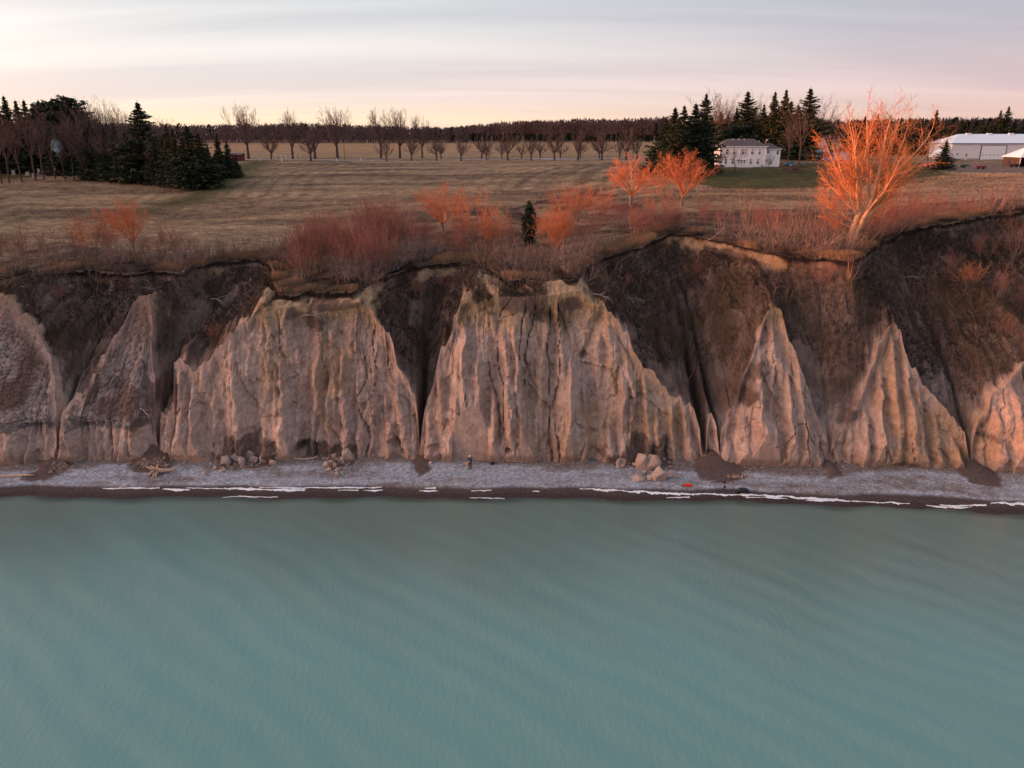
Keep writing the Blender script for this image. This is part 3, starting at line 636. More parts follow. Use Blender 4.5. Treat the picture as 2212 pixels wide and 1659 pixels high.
# ------------------------------------------------------------------ lake
def build_lake():
    yy = np.concatenate([-np.geomspace(4000, 25, 30), np.linspace(-20, 20, 15), np.arange(22, 90, .3)])
    xx = np.concatenate([-np.geomspace(4000, 92, 40), np.arange(-90, 90.1, .6), np.geomspace(92, 4000, 40)])
    x = xx[:, None] + 0 * yy; y = yy + 0 * x
    near = sstep(100, 85, np.abs(x)) * sstep(15, 30, y)
    d = (x * .64 + y * .77); e = (x * .77 - y * .64)
    ww = d + 2.2 * fbm(x * .05, y * .05, 0, 400, 3)
    z = .017 * np.sin(ww * 2 * math.pi / 5.5 + 2.5 * fbm(e * .06, d * .1, 0, 401, 2)) * (.6 + .6 * fbm(x * .04, y * .04, 0, 402, 2)) + .014 * np.sin(ww * 2 * math.pi / 3.1 + 2 * vnoise(e * .1, d * .1, 0, 403)) + .045 * fbm(d * .35, e * .16, 0, 404, 4)
    z = z * near * (.35 + .65 * sstep(0, 6, YW(x) - y))
    # greener and darker near the shore, with streaks along the swell
    sh = YW(x) - y + 5 * fbm(x * .03 + y * .03, e * .05, 0, 405, 3)
    c1 = np.array([.12, .180, .158]); c2 = np.array([.122, .262, .248])
    st = fbm(d * .13, e * .018, 0, 406, 3)
    f = np.clip(sstep(0, 38, sh) + .35 * st, 0, 1)[..., None]
    c = c1 + (c2 - c1) * f
    edge = sstep(1.6, .0, YW(x) - y + .5 * vnoise(x * .3, y * .3, 0, 407))[..., None]
    c = c * (1 - edge * .55)
    M = mat('lake_water', (.1, .2, .2), rough=.22, vcol=True, spec=.5)
    nt = M.node_tree; N = nt.nodes; L = nt.links; p = N['Principled BSDF']; p.inputs['IOR'].default_value = 1.33
    g = N.new('ShaderNodeNewGeometry'); mp = N.new('ShaderNodeMapping'); mp.inputs['Rotation'].default_value = (0, 0, R(50)); mp.inputs['Scale'].default_value = (1.6, .6, 1)
    L.new(g.outputs['Position'], mp.inputs[0])
    n = N.new('ShaderNodeTexNoise'); n.inputs['Scale'].default_value = 1.6; n.inputs['Detail'].default_value = 5; n.inputs['Roughness'].default_value = .6; L.new(mp.outputs[0], n.inputs['Vector'])
    b = N.new('ShaderNodeBump'); b.inputs['Distance'].default_value = .028; L.new(n.outputs[0], b.inputs['Height']); L.new(b.outputs[0], p.inputs['Normal'])
    obj('lake', mesh_np('lake', np.stack([x, y, z], -1).reshape(-1, 3), grid_faces(len(xx), len(yy))[:, ::-1], M, c.reshape(-1, 3), smooth=True), kind='structure')
build_lake()
# ------------------------------------------------------------------ growing things
def nrm(v): return v / np.maximum(np.linalg.norm(v, axis=-1, keepdims=True), 1e-9)
def grow(g, roots, levels):
    """roots: list of (pos, dir, length, radius). levels: dicts of wander, up, kids, t0, angle, ratio, rratio, n, taper.
    Gives a list, per level, of (p0, p1, r0, r1)."""
    pos = np.array([r[0] for r in roots], float); dr = nrm(np.array([r[1] for r in roots], float))
    ln = np.array([r[2] for r in roots], float); rd = np.array([r[3] for r in roots], float)
    out = []
    for li, lv in enumerate(levels):
        n = lv.get('n', 4); N = len(pos)
        P = np.zeros((N, n + 1, 3)); D = np.zeros((N, n + 1, 3)); P[:, 0] = pos; D[:, 0] = dr
        d = dr.copy()
        for i in range(n):
            d = nrm(d + lv.get('wander', .12) * g.normal(size=(N, 3)) + np.array([0, 0, 1.0]) * lv.get('up', .05))
            P[:, i + 1] = P[:, i] + d * (ln / n)[:, None]; D[:, i + 1] = d
        tt = np.linspace(0, 1, n + 1); Rr = rd[:, None] * (1 - lv.get('taper', .6) * tt)[None, :]
        out.append((P[:, :-1].reshape(-1, 3), P[:, 1:].reshape(-1, 3), Rr[:, :-1].ravel(), Rr[:, 1:].ravel()))
        if li == len(levels) - 1: break
        k = lv['kids']; t0 = lv.get('t0', .3); nx = levels[li + 1]
        t = t0 + (1 - t0) * (np.arange(k)[None, :] + g.random((N, k))) / k
        if lv.get('tip', True): t[:, -1] = 1.0
        f = t * n; i0 = np.minimum(f.astype(int), n - 1); fr = f - i0; rows = np.arange(N)[:, None]
        p = P[rows, i0] * (1 - fr[..., None]) + P[rows, i0 + 1] * fr[..., None]
        dd = D[rows, i0 + 1]
        r = Rr[rows, i0] * (1 - fr) + Rr[rows, i0 + 1] * fr
        perp = nrm(np.cross(dd, g.normal(size=dd.shape)))
        lo, hi = lv['angle']; a = np.radians(g.uniform(lo, hi, t.shape))
        if lv.get('tip', True): a[:, -1] *= .35
        cdir = nrm(dd * np.cos(a)[..., None] + perp * np.sin(a)[..., None])
        L = ln[:, None] * lv['ratio'] * (1 - lv.get('fall', .45) * (t - t0) / (1 - t0 + 1e-6)) * g.uniform(.75, 1.2, t.shape)
        pos = p.reshape(-1, 3); dr = cdir.reshape(-1, 3); ln = L.ravel(); rd = np.maximum((r * lv.get('rratio', .55)).ravel(), lv.get('rmin', .004))
    return out
def tubes(segs, sides=3):
    p0, p1, r0, r1 = segs; N = len(p0)
    d = nrm(p1 - p0); ref = np.where(np.abs(d[:, 2:3]) < .9, np.array([[0, 0, 1.]]), np.array([[1., 0, 0]]))
    u = nrm(np.cross(d, ref)); w = np.cross(d, u)
    a = 2 * np.pi * np.arange(sides) / sides
    ring = u[:, None] * np.cos(a)[None, :, None] + w[:, None] * np.sin(a)[None, :, None]
    V = np.concatenate([p0[:, None] + ring * r0[:, None, None], p1[:, None] + ring * r1[:, None, None]], 1).reshape(-1, 3)
    k = np.arange(sides); F0 = np.stack([k, (k + 1) % sides, (k + 1) % sides + sides, k + sides], -1)
    F = (F0[None] + (np.arange(N) * 2 * sides)[:, None, None]).reshape(-1, 4)
    return V, F
def ribbons(segs):
    p0, p1, r0, r1 = segs; r0 = r0 * 1.25; r1 = r1 * 1.25; d = nrm(p1 - p0); g = np.random.default_rng(5); u = nrm(np.cross(d, g.normal(size=d.shape)))
    V = np.stack([p0 - u * r0[:, None], p0 + u * r0[:, None], p1 + u * r1[:, None], p1 - u * r1[:, None]], 1).reshape(-1, 3)
    return V, np.arange(len(V)).reshape(-1, 4)
def chain(segs, sides=8):
    p0, p1, r0, r1 = segs; P = np.vstack([p0, p1[-1:]]); Rr = np.append(r0, r1[-1]); n = len(P)
    d = nrm(np.gradient(P, axis=0)); u = nrm(np.cross(d, np.array([0, 1., 0]))); w = np.cross(d, u); a = 2 * np.pi * np.arange(sides) / sides
    V = (P[:, None] + (u[:, None] * np.cos(a)[None, :, None] + w[:, None] * np.sin(a)[None, :, None]) * Rr[:, None, None]).reshape(-1, 3)
    k = np.arange(sides); i = np.arange(n - 1)[:, None] * sides
    F = np.stack([i + k, i + (k + 1) % sides, i + (k + 1) % sides + sides, i + k + sides], -1).reshape(-1, 4); return V, F
def joinvf(L):
    V = []; F = []; o = 0
    for v, f in L: V.append(v); F.append(f + o); o += len(v)
    return np.vstack(V), np.vstack(F)
def cat_segs(L): return tuple(np.concatenate([s[i] for s in L]) for i in range(4))

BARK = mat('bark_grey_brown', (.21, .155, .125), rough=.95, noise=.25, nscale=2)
BARKD = mat('bark_dark', (.085, .062, .055), rough=.95, noise=.25, nscale=2)
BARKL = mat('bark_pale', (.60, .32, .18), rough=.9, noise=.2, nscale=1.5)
TWIGD = mat('twigs_dark', (.115, .080, .072), rough=.95)
TWIG = mat('twigs_brown', (.20, .125, .10), rough=.95)
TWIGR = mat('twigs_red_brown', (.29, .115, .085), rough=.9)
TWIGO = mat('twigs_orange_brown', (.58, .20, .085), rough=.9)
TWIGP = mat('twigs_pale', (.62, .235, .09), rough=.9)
NEEDLE = mat('needles_dark_green', (.030, .042, .022), rough=.9, noise=.35, nscale=.7)
NEEDLE2 = mat('needles_olive', (.048, .052, .022), rough=.9, noise=.35, nscale=.7)

def bare_tree_meshes(name, seed, h, trunkh, spread, nlimb, kids, m1, m2, lean=(0, 0), rt=None, lv=5, fork=1, up=.10, twr=.012, twl=1.0, dens=1.0):
    """h whole height, trunkh clear trunk; returns (trunk mesh, crown mesh)"""
    g = np.random.default_rng(seed); rt = rt or h * .018
    roots = []
    tr = []
    for f in range(fork):
        b = np.array([f * rt * 1.5 - (fork - 1) * rt * .75, 0, -.3]); dd = nrm(np.array([lean[0] + (f - (fork - 1) / 2) * .09, lean[1], 1.0]))
        t = grow(g, [(b, dd, trunkh + .3, rt)], [dict(n=6, wander=.03, up=.02, taper=.28)])[0]; tr.append(t)
        top = t[1][-1]; td = nrm(t[1][-1] - t[0][-1]); r = t[3][-1]
        nl = max(nlimb // fork, 1)
        for i in range(nl):
            a = 2 * math.pi * (i + g.uniform(-.3, .3)) / nl + f; sp = spread * g.uniform(.35, 1.0) if i else spread * .1
            hz = np.array([math.cos(a), math.sin(a) * .85, 0])
            d = nrm(td * math.cos(sp) + hz * math.sin(sp)); base = t[0][-1] + (top - t[0][-1]) * g.uniform(.0, 1) if i % 2 else top
            L = (h - trunkh) * g.uniform(.62, .86) * (1.0 - .15 * sp)
            roots.append((base, d, L, r * g.uniform(.45, .7)))
    L1 = [dict(n=7, wander=.09, up=up * .5, taper=.8, kids=kids[0], t0=.18, angle=(18, 48), ratio=.52, fall=.5, rratio=.6)]
    L1.append(dict(n=5, wander=.12, up=up, taper=.75, kids=kids[1], t0=.2, angle=(22, 55), ratio=.5, fall=.4, rratio=.6, rmin=twr))
    L1.append(dict(n=4, wander=.14, up=up, taper=.7, kids=kids[2], t0=.15, angle=(22, 60), ratio=.55 * twl, fall=.35, rratio=.65, rmin=twr * .8))
    if lv >= 4: L1.append(dict(n=3, wander=.16, up=up * .8, taper=.6, kids=kids[3] if len(kids) > 3 else 3, t0=.15, angle=(20, 55), ratio=.6 * twl, fall=.3, rratio=.7, rmin=twr * .6))
    if lv >= 5: L1.append(dict(n=2, wander=.16, up=up * .5, taper=.5))
    out = grow(g, roots, L1)
    z = max(np.percentile(s[1][:, 2], 99.7) for s in out); k = h / z
    def sc(s): return (s[0] * k, s[1] * k, s[2] * k, s[3] * k)
    out = [sc(s) for s in out]; tr = [sc(s) for s in tr]
    Vt, Ft = chain(tr[0], 8)
    Vc, Fc = joinvf([tubes(t, 8) for t in tr[1:]] + [tubes(out[0], 6)] + [tubes(out[1], 4)] + [tubes(s, 3) for s in out[2:-1]] + [ribbons(out[-1])])
    return mesh_np(name + '_trunk', Vt, Ft, m1, smooth=True), mesh_np(name + '_crown', Vc, Fc, m2)
def shrub_meshes(name, seed, h, w, nstem, kids, m1, m2, twr=.010, base=.5, up=.08, thin=1.0, leanx=0.0):
    g = np.random.default_rng(seed); roots = []
    for i in range(nstem):
        a = g.uniform(0, 6.283); rr = base * math.sqrt(g.random()); sp = (w / h) * g.uniform(.1, .75)
        roots.append(((math.cos(a) * rr, math.sin(a) * rr, -.15), (math.cos(a) * sp + leanx, math.sin(a) * sp, 1), h * g.uniform(.55, .8), h * .0075 * thin * g.uniform(.7, 1.2)))
    out = grow(g, roots, [dict(n=6, wander=.12, up=up, taper=.7, kids=kids[0], t0=.25, angle=(18, 50), ratio=.45, fall=.35, rratio=.65, rmin=twr),
                          dict(n=4, wander=.15, up=up, taper=.6, kids=kids[1], t0=.2, angle=(22, 55), ratio=.5, fall=.3, rratio=.7, rmin=twr * .8),
                          dict(n=3, wander=.18, up=up, taper=.5, kids=kids[2], t0=.15, angle=(25, 60), ratio=.6, fall=.3, rratio=.7, rmin=twr * .65),
                          dict(n=2, wander=.18, up=up, taper=.4)])
    z = np.percentile(out[-1][1][:, 2], 99); k = h / z
    out = [(s[0] * k, s[1] * k, s[2], s[3]) for s in out]
    Vt, Ft = tubes(out[0], 4); Vc, Fc = joinvf([tubes(s, 3) for s in out[1:-1]] + [ribbons(out[-1])])
    return mesh_np(name + '_stems', Vt, Ft, m1), mesh_np(name + '_twigs', Vc, Fc, m2)
def conifer_meshes(name, seed, h, w, shape, m, nb=26, leaf=1.0, low=.06, ragged=.2):
    """trunk, and a crown of boughs set with short needle sprays"""
    g = np.random.default_rng(seed)
    seg = (np.array([[0, 0, -.3], [.02, 0, h * .5]]), np.array([[0, 0, h * .5], [0, 0, h * .97]]), np.array([h * .016, h * .009]), np.array([h * .009, .02]))
    Vt, Ft = chain(seg, 6)
    A = []; 
    nl = nb
    for i in range(nl):
        t = low + (1 - low) * (i / nl) ** .92
        if shape == 'spruce': rad = w / 2 * ((1 - t) ** 1.1 * (1 + .22 * math.sin(t * 17 + seed)) + .0) + .12
        elif shape == 'column': rad = w / 2 * min(1, (1 - t) * 2.2 + .08) ** .7 * (.75 + .25 * math.sin(t * 3.1))
        else: rad = w / 2 * math.sqrt(max(1 - ((t - .45) / .56) ** 2, .02))          # pine, rounded and gappy
        m_ = max(5, int(11 * (rad / (w / 2)) ** .5))
        for j in range(m_):
            a = 2 * math.pi * (j + g.random() * .8) / m_ + i * .7; rr = rad * g.uniform(1 - ragged * 2, 1 + ragged)
            droop = {'spruce': -.18, 'column': .55, 'pine': .15}[shape] + (.5 * t if shape == 'spruce' else 0) + g.uniform(-.12, .12)
            A.append((t * h * .97 + g.uniform(-.3, .3), a, max(rr, .15), droop))
    A = np.array(A); N = len(A); k = max(7, int(11 * leaf))
    f = (np.arange(k)[None, :] + g.random((N, k))) / k; f = .12 + .88 * f
    rr = A[:, 2:3] * f; hz = A[:, 0:1] + A[:, 3:4] * rr + (.10 * rr * f if shape == 'spruce' else 0)
    wd = .16 * A[:, 2:3] * (1.15 - f) + .06
    sx = g.normal(size=(N, k)) * wd; sz = g.normal(size=(N, k)) * wd * .5
    ca, sa = np.cos(A[:, 1:2]), np.sin(A[:, 1:2])
    c = np.stack([ca * rr - sa * sx, sa * rr + ca * sx, hz + sz], -1).reshape(-1, 3)
    outw = np.stack([np.broadcast_to(ca, f.shape), np.broadcast_to(sa, f.shape), 0 * f - .15], -1).reshape(-1, 3)
    n = len(c); q = h * .028 * (1.2 if shape != 'spruce' else 1.0)
    l = g.uniform(.7, 1.5, (n, 1)) * q * np.repeat(.4 + .6 * np.minimum(A[:, 2] / (w / 2) * 1.3, 1), k)[:, None]; dirv = nrm(outw + .6 * g.normal(size=(n, 3))); side = nrm(np.cross(dirv, g.normal(size=(n, 3)))) * l * .38
    V = np.stack([c - dirv * l * .5 - side, c - dirv * l * .5 + side, c + dirv * l * 1.1], 1).reshape(-1, 3)
    F = np.arange(len(V)).reshape(-1, 3)
    tip = np.array([[-.12, 0, h * .94], [.12, 0, h * .94], [0, 0, h * 1.005], [0, -.12, h * .94], [0, .12, h * .94], [0, 0, h * 1.005]])
    V = np.vstack([V, tip]); F = np.vstack([F, [[len(V) - 6, len(V) - 5, len(V) - 4], [len(V) - 3, len(V) - 2, len(V) - 1]]])
    return mesh_np(name + '_trunk', Vt, Ft, BARKD), mesh_np(name + '_crown', V, F, m)
def plant(kind, meshes, loc, label, cat, rz=0.0, scale=1.0, group=None, parts=('trunk', 'crown'), tilt=None):
    t = thing(kind, label, cat, loc=loc, rz=rz, scale=scale, group=group, tilt=tilt)
    for p, me in zip(parts, meshes): obj(p, me, parent=t, kind='stuff' if p != 'trunk' else None)
    return t
def at(px, py): return hit(np.array(float(px)), np.array(float(py)), G, 88, 6000)
def height_at(p, dpx):
    """metres that dpx photo px make at the place p"""
    dep = p[1] * math.cos(PITCH) + (CAMZ - p[2]) * math.sin(PITCH)
    return dpx * dep / FD / .98
def at_edge(px, py, back=.6):
    """ground by the bluff edge; points that fall in front of the edge are pulled back onto it"""
    p = at(px, py); e = float(edge_y(p[0])) + back
    if p[1] < e: p = np.array([p[0] * e / p[1], e, 0]); p[2] = float(G(p[0], p[1]))
    return p
ORD = ['leftmost', 'second', 'third', 'fourth', 'fifth', 'sixth', 'seventh', 'eighth', 'ninth', 'tenth', 'eleventh', 'twelfth', 'thirteenth', 'fourteenth', 'fifteenth', 'sixteenth', 'seventeenth', 'eighteenth', 'nineteenth', 'twentieth', 'twenty-first', 'twenty-second', 'twenty-third', 'twenty-fourth', 'twenty-fifth', 'twenty-sixth', 'twenty-seventh', 'twenty-eighth', 'twenty-ninth', 'thirtieth', 'thirty-first', 'thirty-second', 'thirty-third', 'thirty-fourth', 'thirty-fifth', 'thirty-sixth', 'thirty-seventh', 'thirty-eighth']
def nth(i): return ORD[i] + (' from the left' if i else '')

# ---- the great bare tree at the edge
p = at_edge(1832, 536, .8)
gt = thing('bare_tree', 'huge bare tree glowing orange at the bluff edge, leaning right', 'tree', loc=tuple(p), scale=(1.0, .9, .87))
def great_tree():
    g = np.random.default_rng(11)
    segs_tr = []; roots = []
    for (bx, top, r0, r1) in ((-.15, (1.1, .2, 5.6), .50, .36), (.35, (2.0, -.1, 6.0), .40, .30)):
        n = 8; t = np.linspace(0, 1, n + 1)[:, None]; b = np.array([bx, 0, -.6])
        P = b + (np.array(top) - b) * t + np.array([.35, 0, 0]) * np.sin(t * math.pi) * -.6 + .06 * g.normal(size=(n + 1, 3)) * (t > 0)
        rr = np.linspace(r0, r1, n + 1) * (1 + .5 * np.exp(-t[:, 0] * 9))
        segs_tr.append((P[:-1], P[1:], rr[:-1], rr[1:]))
    # main limbs: (origin trunk, height share, sideways angle from upright deg, towards-camera angle, length, radius)
    limbs = [(0,1,-40,8,9.5,.20),(0,1,-29,-12,11.5,.23),(0,.98,-19,14,13.0,.22),(0,1,-12,-8,13.6,.24),(0,1,-5,10,13.8,.23),(1,1,0,-16,14.5,.25),(1,1,7,12,14.8,.24),(1,.97,14,-6,14.2,.22),(1,.98,21,10,13.6,.21),(1,1,29,-12,13.0,.21),(1,1,38,4,11.6,.19),(1,.93,50,-8,8.6,.15),
             (0,.95,-52,-10,7.5,.14),(0,.72,-62,12,6.0,.11),(1,.75,55,10,6.4,.11),(0,.6,-75,0,5.0,.10),(1,.5,46,-10,6.4,.11),(0,.9,-30,30,9.0,.14),(1,.9,12,35,9.5,.14),(0,.45,-85,20,3.8,.08)]
    for (k, hs, sx, sy, L, r) in limbs:
        s = segs_tr[k]; i = min(int(hs * 8), 7); P = s[0][i] + (s[1][i] - s[0][i]) * (hs * 8 - i)
        d = (math.sin(R(sx)), -math.sin(R(sy)) * .8, math.cos(R(sx)) * math.cos(R(sy)))
        roots.append((P, d, L * g.uniform(.93, 1.03), r))
    roots = [(a, b, c, d * 1.15) for a, b, c, d in roots]
    out = grow(g, roots, [dict(n=12, wander=.055, up=.035, taper=.78, kids=11, t0=.2, angle=(18, 44), ratio=.38, fall=.35, rratio=.55, rmin=.045),
                          dict(n=6, wander=.13, up=.05, taper=.8, kids=6, t0=.15, angle=(22, 58), ratio=.50, fall=.4, rratio=.6, rmin=.022),
                          dict(n=4, wander=.16, up=.06, taper=.7, kids=4, t0=.1, angle=(22, 60), ratio=.55, fall=.3, rratio=.65, rmin=.014),
                          dict(n=3, wander=.2, up=.04, taper=.5, kids=2, t0=.2, angle=(20, 60), ratio=.6, rmin=.010),
                          dict(n=2, wander=.2, up=0, taper=.4)])
    Vc, Fc = joinvf([tubes(out[1], 4)] + [tubes(s, 3) for s in out[2:-1]] + [ribbons(out[-1])])
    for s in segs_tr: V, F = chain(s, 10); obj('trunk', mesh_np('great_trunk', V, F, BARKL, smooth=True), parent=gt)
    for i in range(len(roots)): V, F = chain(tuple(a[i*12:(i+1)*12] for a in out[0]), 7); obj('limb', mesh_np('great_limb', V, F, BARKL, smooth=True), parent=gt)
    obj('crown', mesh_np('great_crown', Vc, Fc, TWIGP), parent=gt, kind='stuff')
great_tree()

# ---- stock of smaller trees and shrubs
LIT = [bare_tree_meshes('edge_tree', s, 8.0, 1.6, R(58), 9, (8, 6, 4, 3), BARK, TWIGO, lv=5, twr=.013, up=.12) for s in (21, 22, 23)]
FANT = [bare_tree_meshes('fan_tree', s, 8.0, 1.3, R(40), 11, (9, 6, 4, 2), BARKL, TWIGO, lv=5, twr=.012, up=.14) for s in (25,)]
SHR = [shrub_meshes('edge_shrub', 30 + i, 5.0, 4.6, 10, (7, 5, 4), BARK, TWIGR, base=.8) for i in range(3)]
SHO = [shrub_meshes('edge_shrub_warm', 40 + i, 5.0, 5.2, 12, (7, 5, 4), BARK, TWIGO, base=.8) for i in range(2)]
THK = [shrub_meshes('thicket_shrub', 50 + i, 6.0, 2.0, 13, (6, 3, 3), BARK, TWIGR, twr=.014, base=1.3, up=.12) for i in range(3)]
THN = [shrub_meshes('thin_shrub', 60 + i, 4.5, 2.4, 6, (5, 4, 3), BARKL, TWIG, base=.5, up=.1) for i in range(3)]
LEAN = [shrub_meshes('lean_shrub', 70 + i, 5.0, 3.2, 9, (6, 4, 3), BARK, TWIGR, base=.7, leanx=.55) for i in range(2)]
sp = ('stems', 'twigs')
def put_shrub(meshes, h0, x, y, dh, label, kind='shrub', rz=None, parts=sp, cat='shrub', group=None, back=.6, wide=1.0):
    q = at_edge(x, y, back); h = height_at(q, dh); k = h / h0
    return plant(kind, meshes, tuple(q), label, cat, rz=rng.uniform(0, 6.28) if rz is None else rz, scale=(k * wide, k * wide, k), group=group, parts=parts)
TC = ('trunk', 'crown')
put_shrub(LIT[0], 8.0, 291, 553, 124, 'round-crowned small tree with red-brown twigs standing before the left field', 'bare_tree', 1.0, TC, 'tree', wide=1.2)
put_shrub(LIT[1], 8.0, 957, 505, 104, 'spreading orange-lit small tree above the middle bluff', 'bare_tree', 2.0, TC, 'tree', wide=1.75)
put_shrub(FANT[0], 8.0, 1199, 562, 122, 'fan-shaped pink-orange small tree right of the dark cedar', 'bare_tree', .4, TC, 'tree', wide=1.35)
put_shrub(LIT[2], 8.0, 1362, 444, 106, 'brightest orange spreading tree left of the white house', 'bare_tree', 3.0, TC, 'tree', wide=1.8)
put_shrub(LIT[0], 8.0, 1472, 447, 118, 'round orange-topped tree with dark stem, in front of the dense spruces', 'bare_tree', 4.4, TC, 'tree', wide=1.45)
CED = [conifer_meshes('cedar', 80 + i, 7.0, 2.3, 'column', NEEDLE, nb=30, leaf=1.2) for i in range(2)]
put_shrub(CED[0], 7.0, 1143, 535, 98, 'narrow dark cedar between the bare shrubs at the bluff edge', 'cedar_tree', 0, TC, 'tree')

row = [(SHR[0],5,20,572,75),(SHR[1],5,62,566,78),(SHR[2],5,104,566,64),(SHR[0],5,-25,575,90),(SHR[1],5,178,556,92),(SHO[0],5,212,556,104),(LEAN[0],5,246,556,100),(SHR[2],5,345,560,86),(SHR[0],5,388,562,70),(THN[0],4.5,440,565,50),(THN[1],4.5,600,590,55)]
for i, (m, h0, x, y, dh) in enumerate(row):
    lab = ['grey-red shrub at the far left of the bluff edge, nearest the corner of the cut', 'grey-red shrub third from the left along the bluff edge', 'low dark shrub fourth from the left along the bluff edge', 'shrub cut by the left border of the view, on the bluff edge', 'pink-topped shrub two places left of the round-crowned tree', 'tall warm-topped shrub just left of the round-crowned tree',
           'shrub leaning right at the foot of the round-crowned tree', 'thin spreading shrub just right of the round-crowned tree', 'faint low shrub further right of the round-crowned tree', 'sparse little shrub alone on the dark-edged rim before the left field', 'sparse shrub left of the red thicket'][i]
    put_shrub(m, h0, x, y, dh, lab, group='shrubs along the left bluff edge')
tk = sorted((655 + 212 * ((i * .618) % 1), (i * .37) % 1, (i * .73) % 1, (i * .9) % 1) for i in range(36))
for i, (x, a, b, c) in enumerate(tk):
    put_shrub(THK[i % 3], 6.0, x, 604 - 70 * a * (1 if x > 690 else .5) - (x - 650) * .05, 88 + 22 * b, 'upright red-twigged shrub %s in the dense thicket above the left buttress' % nth(i), 'thicket_shrub', group='shrubs of the dense red thicket', back=.4 + 1.5 * c)
row = [(SHR[0],5,885,545,72,'dark mauve shrub at the right end of the red thicket'),(SHR[1],5,912,540,74,'dark shrub below the left side of the spreading orange tree'),(SHR[2],5,960,548,72,'grey-stemmed shrub right below the spreading orange tree'),(SHO[0],5,1022,535,112,'tall red-topped shrub between the spreading orange tree and the cedar'),
       (SHR[0],5,1000,556,70,'low shrub on the rim under the tall red-topped shrub'),(SHO[1],5,1062,540,92,'red-topped shrub just left of the dark cedar'),(SHR[1],5,1098,545,76,'shrub touching the left foot of the dark cedar'),(SHR[2],5,1240,535,70,'dark shrub at the right foot of the fan-shaped tree'),
       (SHO[0],5,1215,478,76,'orange-topped shrub behind the fan-shaped tree'),(SHO[1],5,1252,476,80,'wide orange shrub behind and right of the fan-shaped tree'),(SHO[0],5,1292,478,78,'orange shrub left of the brightest orange tree'),(SHR[1],5,1278,520,70,'brown shrub below the wide orange shrub'),
       (SHR[2],5,1322,498,68,'brown shrub low beneath the brightest orange tree'),(THN[0],4.5,1265,550,62,'pale bare bush on the rim right of the fan-shaped tree'),(SHO[1],5,1425,470,62,'warm shrub between the two bright orange trees'),(SHR[0],5,1395,492,56,'mauve shrub below the gap between the orange trees'),
       (SHR[1],5,1452,500,58,'mauve shrub at the right end of the shaded brush'),(SHR[2],5,1520,470,50,'brown shrub just right of the round orange-topped tree')]
for m, h0, x, y, dh, lab in row: put_shrub(m, h0, x, y, dh, lab, group='shrubs along the middle bluff edge')
row = [(THN[0],1560,505,70),(THN[1],1590,500,78),(THN[2],1622,505,84),(THN[0],1650,505,70),(THN[1],1672,520,80),(THN[2],1697,530,98),(THN[0],1720,525,84),(THN[1],1748,520,90),(THN[2],1775,520,96),(THN[0],1795,525,80),(THN[1],1545,490,44),(THN[2],1605,470,70),(THN[0],1735,480,74)]
for i, (m, x, y, dh) in enumerate(sorted(row, key=lambda r: r[1])):
    put_shrub(m, 4.5, x, y, dh, 'thin pale-stemmed shrub %s in the row left of the huge tree' % nth(i), 'thin_shrub', group='thin shrubs left of the huge tree')
row = [(LEAN[0],1885,520,104),(LEAN[1],1905,512,112),(LEAN[0],1930,505,108),(LEAN[1],1955,498,98),(LEAN[0],1985,488,80),(LEAN[1],1865,530,88),(LEAN[0],2015,475,58),(LEAN[1],2045,470,44),(SHO[0],1800,480,90),(SHO[1],1880,470,90),(LEAN[0],2080,466,38)]
for i, (m, x, y, dh) in enumerate(sorted(row, key=lambda r: r[1])):
    put_shrub(m, 5, x, y, dh, 'red-twigged shrub %s among those around the foot of the huge tree' % nth(i), 'shrub', rz=rng.uniform(-.5, .5), group='shrubs around the huge tree')

tg = np.random.default_rng(91); xs = np.sort(np.concatenate([tg.uniform(870, 1480, 27), tg.uniform(1500, 1790, 9)]))
for i, x in enumerate(xs):
    hi = np.interp(x, [870, 1000, 1180, 1290, 1400, 1500, 1790], [500, 480, 490, 450, 480, 478, 490]); lo = np.interp(x, [870, 950, 1080, 1180, 1260, 1350, 1450, 1800], [570, 556, 590, 590, 560, 530, 495, 540])
    y = hi + (lo - hi) * tg.random()
    put_shrub((SHR + THN)[i % 5], 5.0, x, y, tg.uniform(42, 74), 'tangled grey-brown shrub %s in the shaded brush between thicket and huge tree' % nth(i), 'tangled_shrub', group='tangled shrubs of the shaded brush', wide=1.35)
